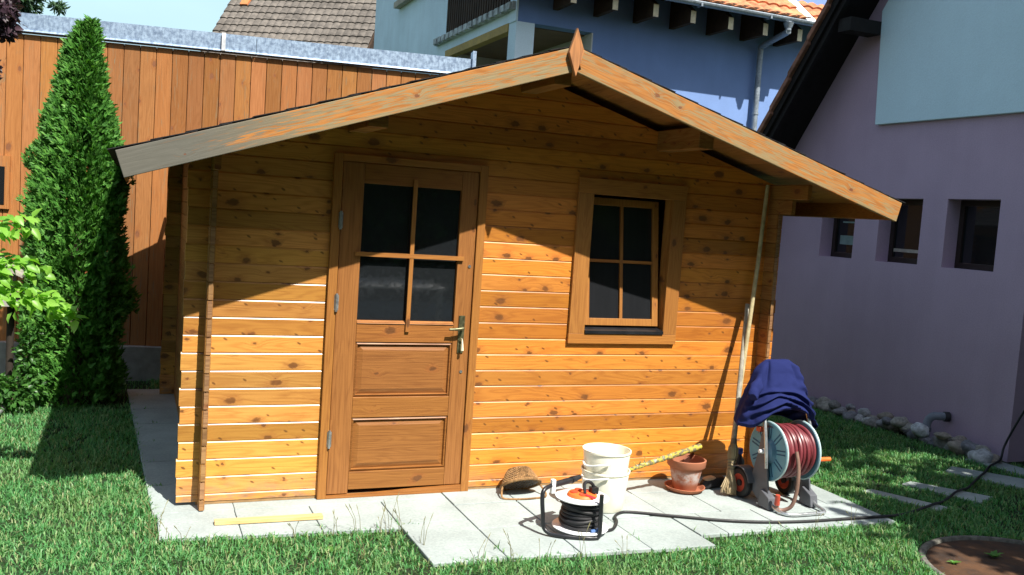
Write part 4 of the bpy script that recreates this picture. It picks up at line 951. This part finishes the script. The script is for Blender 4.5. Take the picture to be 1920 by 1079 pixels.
# broom and pole
brm = thing('besom_broom', 'straw broom standing bristles down against the corner of the shed', 'broom', (2.48,-.42,0))
M['ashwood'] = plain('greyed_handle_wood', (.30,.28,.23), .7, .3, var=.18, scale=30)
b0, b1 = Vector((2.475,-.405,.0)), Vector((2.772,-.035,1.165)); bd = (b1-b0).normalized()
build('handle', MB().tube([b0+bd*.25, b0+bd*.6, b1], [.0155,.0155,.0145], 12), M['ashwood'], brm, smooth=True)
t = NT('straw', .85, .2); g_ = t.n('NewGeometry').outputs['Random Per Island']; t.col(t.mix(g_, (.26,.19,.10), (.52,.43,.27))); 
mb = MB(); side = bd.cross(Vector((0,1,0))).normalized(); fr_ = bd.cross(side).normalized()
for i in range(330):
    a = random.uniform(0,2*math.pi); q = math.sqrt(random.random()); u_, v_ = q*math.cos(a), q*math.sin(a)
    pts = [b0+bd*h+side*u_*r1+fr_*v_*r1*.85 for h, r1 in ((.335,.016),(.30,.032),(.255,.034),(.20,.022),(.14,.023))]
    end = b0+bd*(.02+random.uniform(-.012,.03))+side*(u_*.060+random.uniform(-.008,.008))+fr_*(v_*.035+random.uniform(-.006,.006)); end.z = max(end.z,.003)
    mb.tube(pts+[end], [.0024]*5+[.0012], 4)
build('bristles', mb, t.m, brm)
bi = MB()
for h, rr in ((.165,.0235),(.185,.0235),(.205,.0245),(.225,.029)): bi.tube([b0+bd*h+(side*math.cos(a)+fr_*math.sin(a))*rr for a in np.linspace(0,2*math.pi,17)], .0022, 5, False)
bi.tube([b0+bd*.325, b0+bd*.36], [.021,.017], 12)
build('binding', bi, plain('straw_binding', (.16,.13,.10), .8), brm, smooth=True)
tag(build('long_pole', MB().tube([(2.575,-.245,.004),(2.68,-.16,.7),(2.80,-.07,1.45),(2.862,-.020,1.955)], [.0145,.0145,.0135,.013], 12), plain('bamboo_pole', (.44,.37,.21), .6, .3, var=.15, scale=25), smooth=True), 'long thin wooden pole leaning in the right corner of the shed behind the broom', 'pole')

# ------------------------------------------------------------------ cable reel
cr = thing('cable_reel', 'cable reel of black cable between white discs with an orange centre on the slabs', 'cable reel', (1.245,-.79,0))
CX, CY = 1.245, -.79
M['whitepl'] = plain('white_plastic', (.74,.75,.77), .35, .5, var=.04); M['orangepl'] = plain('orange_plastic', (.85,.16,.03), .4, .5, var=.06)
for z, rr in ((.186,.143),(.028,.150)):
    build('disc', MB().lathe([(.02,z-.003),(rr-.004,z-.003),(rr,z),(rr,z+.004),(rr-.004,z+.007),(.02,z+.006)], (CX,CY,0), 56), M['whitepl'], cr, smooth=True)
build('centre_cap', MB().lathe([(.078,.192),(.080,.197),(.074,.208),(.05,.212),(.001,.212)], (CX,CY,0), 40), M['orangepl'], cr, smooth=True)
mb = MB()
for a in (.4, 1.6, 2.9, 4.3): mb.tube([(CX+.045*math.cos(a),CY+.045*math.sin(a),.211),(CX+.045*math.cos(a),CY+.045*math.sin(a),.216)], [.021,.020], 18)
build('socket_lids', mb, plain('red_plastic', (.62,.07,.03), .4), cr, smooth=True)
mb = MB()
for k in range(8):
    z = .045+k*.0185; mb.torus((CX,CY,z), .098+.004*math.sin(k*2.3), .0098, 'z', 44, 8)
mb.lathe([(.09,.036),(.09,.182)], (CX,CY,0), 30)
for k, (rx, z0, tl_) in enumerate(((.108,.055,.02),(.106,.10,.025),(.107,.14,-.02))):
    mb.tube([(CX+rx*math.cos(a),CY+rx*math.sin(a),z0+tl_*math.sin(a+k)) for a in np.linspace(0,2*math.pi,41)], .0098, 8, False)
build('wound_cable', mb, M['blackrub'], cr, smooth=True)
fr = smooth_path([(1.276,-.945,.243),(1.277,-.944,.20),(1.283,-.940,.08),(1.283,-.938,.03),(1.272,-.932,.012),(1.22,-.925,.012),(1.12,-.88,.012),(1.055,-.83,.014),(1.028,-.80,.04),(1.022,-.79,.11),(1.020,-.775,.19),(1.035,-.762,.228),(1.09,-.735,.240),(1.17,-.70,.243),(1.23,-.675,.243)], 5)
build('frame', MB().tube(fr, .0115, 12), M['blackpl'], cr, smooth=True)
build('grip', MB().tube([(1.10,-.73,.2405),(1.235,-.672,.243)], .0165, 12).tube([(1.235,-.672,.243),(1.30,-.648,.25)], [.02,.012], 10), M['blackrub'], cr, smooth=True)
build('bracket', MB().box(1.085,1.108,-.748,-.722,.198,.272), M['whitepl'], cr, bevel=.003)
build('plug', MB().tube(smooth_path([(1.24,-.83,.216),(1.25,-.80,.262),(1.29,-.79,.262),(1.315,-.80,.225),(1.29,-.83,.212)]), .009, 8).box(1.285,1.325,-.82,-.785,.205,.24), M['blackrub'], cr, smooth=True)
build('red_tab', MB().tube([(1.235,-.85,.216),(1.275,-.885,.205)], .006, 6), plain('red_tab', (.6,.02,.03), .5), cr)
build('blue_clip', MB().tube(smooth_path([(1.245,-.915,.042),(1.28,-.915,.045),(1.295,-.90,.042)]), .009, 8), plain('blue_clip', (.10,.20,.45), .4), cr, smooth=True)

cab = [(1.283,-.905,.045),(1.30,-.86,.009),(1.36,-.842,.009),(1.431,-.818,.009),(1.507,-.721,.009),(1.542,-.639,.009),(1.607,-.585,.009),(1.684,-.592,.009),(1.889,-.698,.009),(2.135,-.82,.009),(2.37,-.895,.009),(2.631,-.935,.009),(2.936,-.945,.009),(3.20,-.955,.009),(3.30,-.935,.0),(3.45,-.90,-.005),(3.61,-.873,.012),(3.74,-.83,.014),(3.849,-.779,.0),(4.0,-.71,.005),(4.093,-.665,.014),(4.22,-.61,.012),(4.342,-.554,.0),(4.637,-.388,.012),(4.80,-.30,.014),(5.0,-.17,.012),(5.22,-.08,.03),(5.30,-.04,.12),(5.32,-.10,.30),(5.35,-.2,.55),(5.36,-.35,.9)]
tag(build('extension_cable', MB().tube(smooth_path(cab,6), .0085, 8), M['blackrub'], smooth=True), 'black extension cable trailing from the reel over the slabs and lawn to the mauve wall', 'cable')

# ------------------------------------------------------------------ hose cart
hc = thing('hose_cart', 'hose cart with teal drum discs, red hose, black and red wheels and a tubular foot', 'hose cart', (2.72,-.55,0))
M['teal'] = plain('teal_plastic', (.13,.31,.40), .42, .45, var=.06, scale=9); M['tealdark'] = plain('drum_slot', (.03,.09,.16), .7); M['greypl'] = plain('grey_plastic', (.10,.105,.12), .5, .4, var=.1)
AX, AY, AZ = 2.60, -.60, .334
def disc(x, sgn):
    d = build('drum_disc', MB().lathe([(.03,x-.004),(.167,x-.004),(.174,x-.008),(.177,x),(.174,x+.008),(.167,x+.004),(.03,x+.004)], (0,AY,AZ), 64, 'x'), M['teal'], hc, smooth=True)
    build('rim', MB().torus((x,AY,AZ), (.175), .0065, 'x', 64, 8), plain('pale_rim', (.42,.56,.58), .4), d, smooth=True)
    sl2 = MB()
    for k in range(9):
        a = 2*math.pi*k/9+.2
        for off, rr_, ln_ in ((-.011,.118,.076),(.011,.118,.076)):
            ca_, sa_ = math.cos(a), math.sin(a); c_ = (x+sgn*.0045, AY+ca_*rr_-sa_*off, AZ+sa_*rr_+ca_*off)
            sl2.obox(c_, .003, ln_, .008, Matrix.Rotation(a,3,'X'))
    build('slots', sl2, M['tealdark'], d)
    build('hub', MB().lathe([(.001,x+sgn*.026),(.060,x+sgn*.024),(.078,x+sgn*.004)], (0,AY,AZ), 36, 'x'), plain('hub_blue', (.07,.16,.24), .45), d, smooth=True)
XD0, XD1 = 2.592, 2.832
disc(XD0, -1); disc(XD1, 1)
t = NT('red_hose', .38, .5); P = t.xyz(); t.col(t.mix(t.noise(t.obj(), 20, 3), (.12,.020,.028), (.22,.042,.05))); M['hose'] = t.m
mb = MB(); random.seed(3)
for layer, (r0, cnt) in enumerate(((.112,8),(.130,8),(.146,7))):
    for k in range(cnt):
        xx = XD0+.022+(XD1-XD0-.044)*(k+.5*(layer%2))/(cnt-.5); ph_ = random.uniform(0,6); tl_ = random.uniform(.004,.018); sq = random.uniform(0,.01)
        mb.tube([(xx+tl_*math.sin(a+ph_), AY+(r0+sq*math.sin(2*a+ph_))*math.cos(a), AZ+(r0+sq*math.sin(2*a+ph_))*math.sin(a)) for a in np.linspace(0,2*math.pi,49)], .0125, 8, False)
mb.lathe([(.105,XD0+.006),(.105,XD1-.006)], (0,AY,AZ), 36, 'x')
build('hose_coil', mb, M['hose'], hc, smooth=True)
build('hose_tail', MB().tube(smooth_path([(2.66,-.765,.37),(2.665,-.79,.28),(2.66,-.80,.16),(2.645,-.79,.06),(2.615,-.765,.022),(2.58,-.745,.02),(2.565,-.745,.06)]), .0115, 10), plain('brown_hose', (.22,.13,.10), .45), hc, smooth=True)
build('connector', MB().tube([(2.567,-.747,.05),(2.565,-.752,.11)], [.017,.014], 10), plain('red_connector', (.45,.07,.04), .45), hc, smooth=True)
for xx in (2.545, 2.885):
    w_ = build('wheel', MB().lathe([(.056,-.022),(.080,-.024),(.089,-.016),(.092,0),(.089,.016),(.080,.024),(.056,.022)], (xx,-.43,.092), 40, 'x'), M['blackrub'], hc, smooth=True)
    mbr = MB()
    for sgn in (-1, 1): mbr.lathe([(.020,sgn*.012),(.048,sgn*.012),(.057,sgn*.020)], (xx,-.43,.092), 32, 'x')
    build('rim', mbr, plain('red_wheel_rim', (.42,.055,.03), .45), w_, smooth=True)
    build('hub', MB().lathe([(.001,-.026),(.020,-.024),(.020,.024),(.001,.026)], (xx,-.43,.092), 20, 'x'), M['blackrub'], w_, smooth=True)
for sgn, xx in ((-1, 2.566), (1, 2.878)):
    a, b = (xx-.006, xx+.006)
    pl_ = [(-.395,.05),(-.50,.165),(-.545,.33),(-.565,.47),(-.590,.475),(-.618,.33),(-.665,.10),(-.69,.02),(-.60,.015),(-.54,.05),(-.47,.10)]
    build('side_plate', MB().prism(pl_, .012, 'x', a), M['greypl'], hc, bevel=.003)
    build('mudguard', MB().add([(xx2, -.43+rr*math.cos(q), .092+rr*math.sin(q)) for q in np.linspace(.1,2.9,15) for rr in (.101,.107) for xx2 in (xx-.030+(-.02 if sgn<0 else .0), xx+.028+(.0 if sgn<0 else .02))],
        [(i*4+p, i*4+q, i*4+4+q, i*4+4+p) for i in range(14) for p, q in ((0,1),(1,3),(3,2),(2,0))]), M['greypl'], hc, smooth=True)
    build('foot_block', MB().prism([(-.60,.004),(-.715,.004),(-.70,.075),(-.62,.11)], .055, 'x', xx-.027), M['greypl'], hc, bevel=.005)
    build('axle_cap', MB().tube([(xx+sgn*.006,AY,AZ),(xx+sgn*.045,AY,AZ)], [.016,.011], 14), M['whitepl'], hc, smooth=True)
ft_ = smooth_path([(2.566,-.69,.040),(2.566,-.74,.020),(2.575,-.80,.014),(2.62,-.835,.014),(2.74,-.84,.014),(2.84,-.835,.014),(2.874,-.80,.014),(2.878,-.74,.020),(2.878,-.69,.040)], 6)
build('foot_tube', MB().tube(ft_, .0105, 12), M['alu'], hc, smooth=True)
hp = smooth_path([(2.549,-.645,.24),(2.549,-.615,.42),(2.565,-.555,.60),(2.605,-.47,.80),(2.635,-.452,.838),(2.72,-.45,.842),(2.80,-.452,.838),(2.835,-.47,.80),(2.875,-.555,.60),(2.895,-.615,.42),(2.895,-.645,.24)], 6)
build('handle_tube', MB().tube(hp, .0105, 12), M['alu'], hc, smooth=True)
build('red_clip', MB().box(2.535,2.562,-.575,-.535,.445,.475), plain('red_clip', (.5,.08,.04), .5), hc, bevel=.003)
build('crank', MB().tube([(XD1+.03,AY,AZ),(XD1+.12,AY-.005,AZ-.03),(XD1+.13,AY-.01,AZ-.066)], .009, 8).tube([(XD1+.125,AY-.01,AZ-.066),(XD1+.225,AY-.012,AZ-.066)], [.0145,.0135], 14), M['orangepl'], hc, smooth=True)

# ------------------------------------------------------------------ jacket draped over the cart handle
def jacket():
    nu, nv = 200, 84; V = []; F = []
    cx, cy, ztop = 2.712, -.462, .872
    for j in range(nv):
        tt = j/(nv-1)
        for i in range(nu):
            a = 2*math.pi*i/nu; ca_, sa_ = math.cos(a), math.sin(a)
            # hem: arched high in the middle of the front, low at the right and left ends
            hem = .335-.075*max(0,-sa_)**2+.05*max(0,-ca_)+.085*max(0,ca_)**2+.012*math.sin(5*a+1)
            q = min(1., tt/.22); pr_ = math.sin(q*math.pi/2)
            ex = .62; sx = math.copysign(abs(ca_)**ex, ca_); sy = math.copysign(abs(sa_)**.8, sa_)
            rx = (.128*pr_+.150*tt**.9 if ca_ > 0 else .124*pr_+.145*tt**.8); ry = .035*pr_+.125*tt**.9
            drop = (1-math.cos(q*math.pi/2))*.035+max(0, tt-.08)/.92*hem
            x = cx+sx*rx; y = cy+sy*ry-.02*tt; z = ztop-drop; front = max(0,-sa_)**.5; low = min(1, tt*1.6)
            d = 0.
            for zc, k, w, A_ in ((.700,1.9,.012,.016),(.668,2.3,.011,.020),(.630,2.6,.013,.022)):
                zz = zc-k*(x-2.665)**2+.006*math.sin(x*31+zc*50); d += front*A_*math.exp(-((z-zz)/w)**2)-front*A_*.9*math.exp(-((z-zz+w*1.7)/w)**2)
            d -= front*.020*math.exp(-((x-(2.795+.10*(.87-z)))/.012)**2)*max(0,min(1,(z-.70)*9))
            d += front*.012*math.exp(-((x-(2.825+.14*(.87-z)))/.018)**2)*max(0,min(1,(z-.62)*7))
            d -= front*.022*math.exp(-((x-(2.612-.30*(.85-z)))/.012)**2)*max(0,min(1,(z-.68)*8))
            d += low*.010*math.sin(7*a+5*tt)*(1-front*.6)+low*max(0,ca_)*.016*math.sin(z*90+6*a)
            d += .010*noise.noise((x*11,y*11,z*11))*low+.005*noise.noise((x*30,y*30,z*30+4))*low
            x += ca_*d; y += sa_*d; z += .006*noise.noise((x*12,y*12,3.))
            if tt > .95: x -= ca_*.02*(tt-.95)/.05; y -= sa_*.02*(tt-.95)/.05
            V.append((x,y,z))
    for j in range(nv-1):
        for i in range(nu): F.append((j*nu+i, j*nu+(i+1)%nu, (j+1)*nu+(i+1)%nu, (j+1)*nu+i))
    F.append(tuple(range(nu-1,-1,-1))); m = MB(); m.add(V, F); return m
t = NT('navy_cloth', .9, .15); wv = t.noise(t.obj(), 260, 2); big = t.noise(t.obj(), 12, 3)
t.col(t.mix(big, (.010,.016,.080), (.016,.023,.108))); t.bump(wv, .4, .002)
jk = thing('jacket', 'navy blue jacket draped over the handle of the hose cart', 'jacket', (2.715,-.455,.50))
jo = build('body', jacket(), t.m, jk, smooth=True)
sd_ = jo.modifiers.new('thick', 'SOLIDIFY'); sd_.thickness = .006
# crumpled sleeve hanging on the left and a bunched fold across the front
def roll(pts, rads, seed):
    P = smooth_path(pts, 10); m = MB(); rr = np.interp(np.linspace(0,1,len(P)), np.linspace(0,1,len(rads)), rads); m.tube(P, list(rr), 22)
    m.v = [tuple(Vector(v)+Vector((noise.noise(Vector(v)*16+Vector((seed,0,0))), noise.noise(Vector(v)*16+Vector((0,seed,0))), noise.noise(Vector(v)*16+Vector((0,0,seed)))))*.018) for v in m.v]; return m
build('sleeve', roll([(2.60,-.485,.80),(2.54,-.51,.735),(2.485,-.54,.672),(2.468,-.55,.652)], [.012,.030,.036,.030], 3.), t.m, jk, smooth=True)
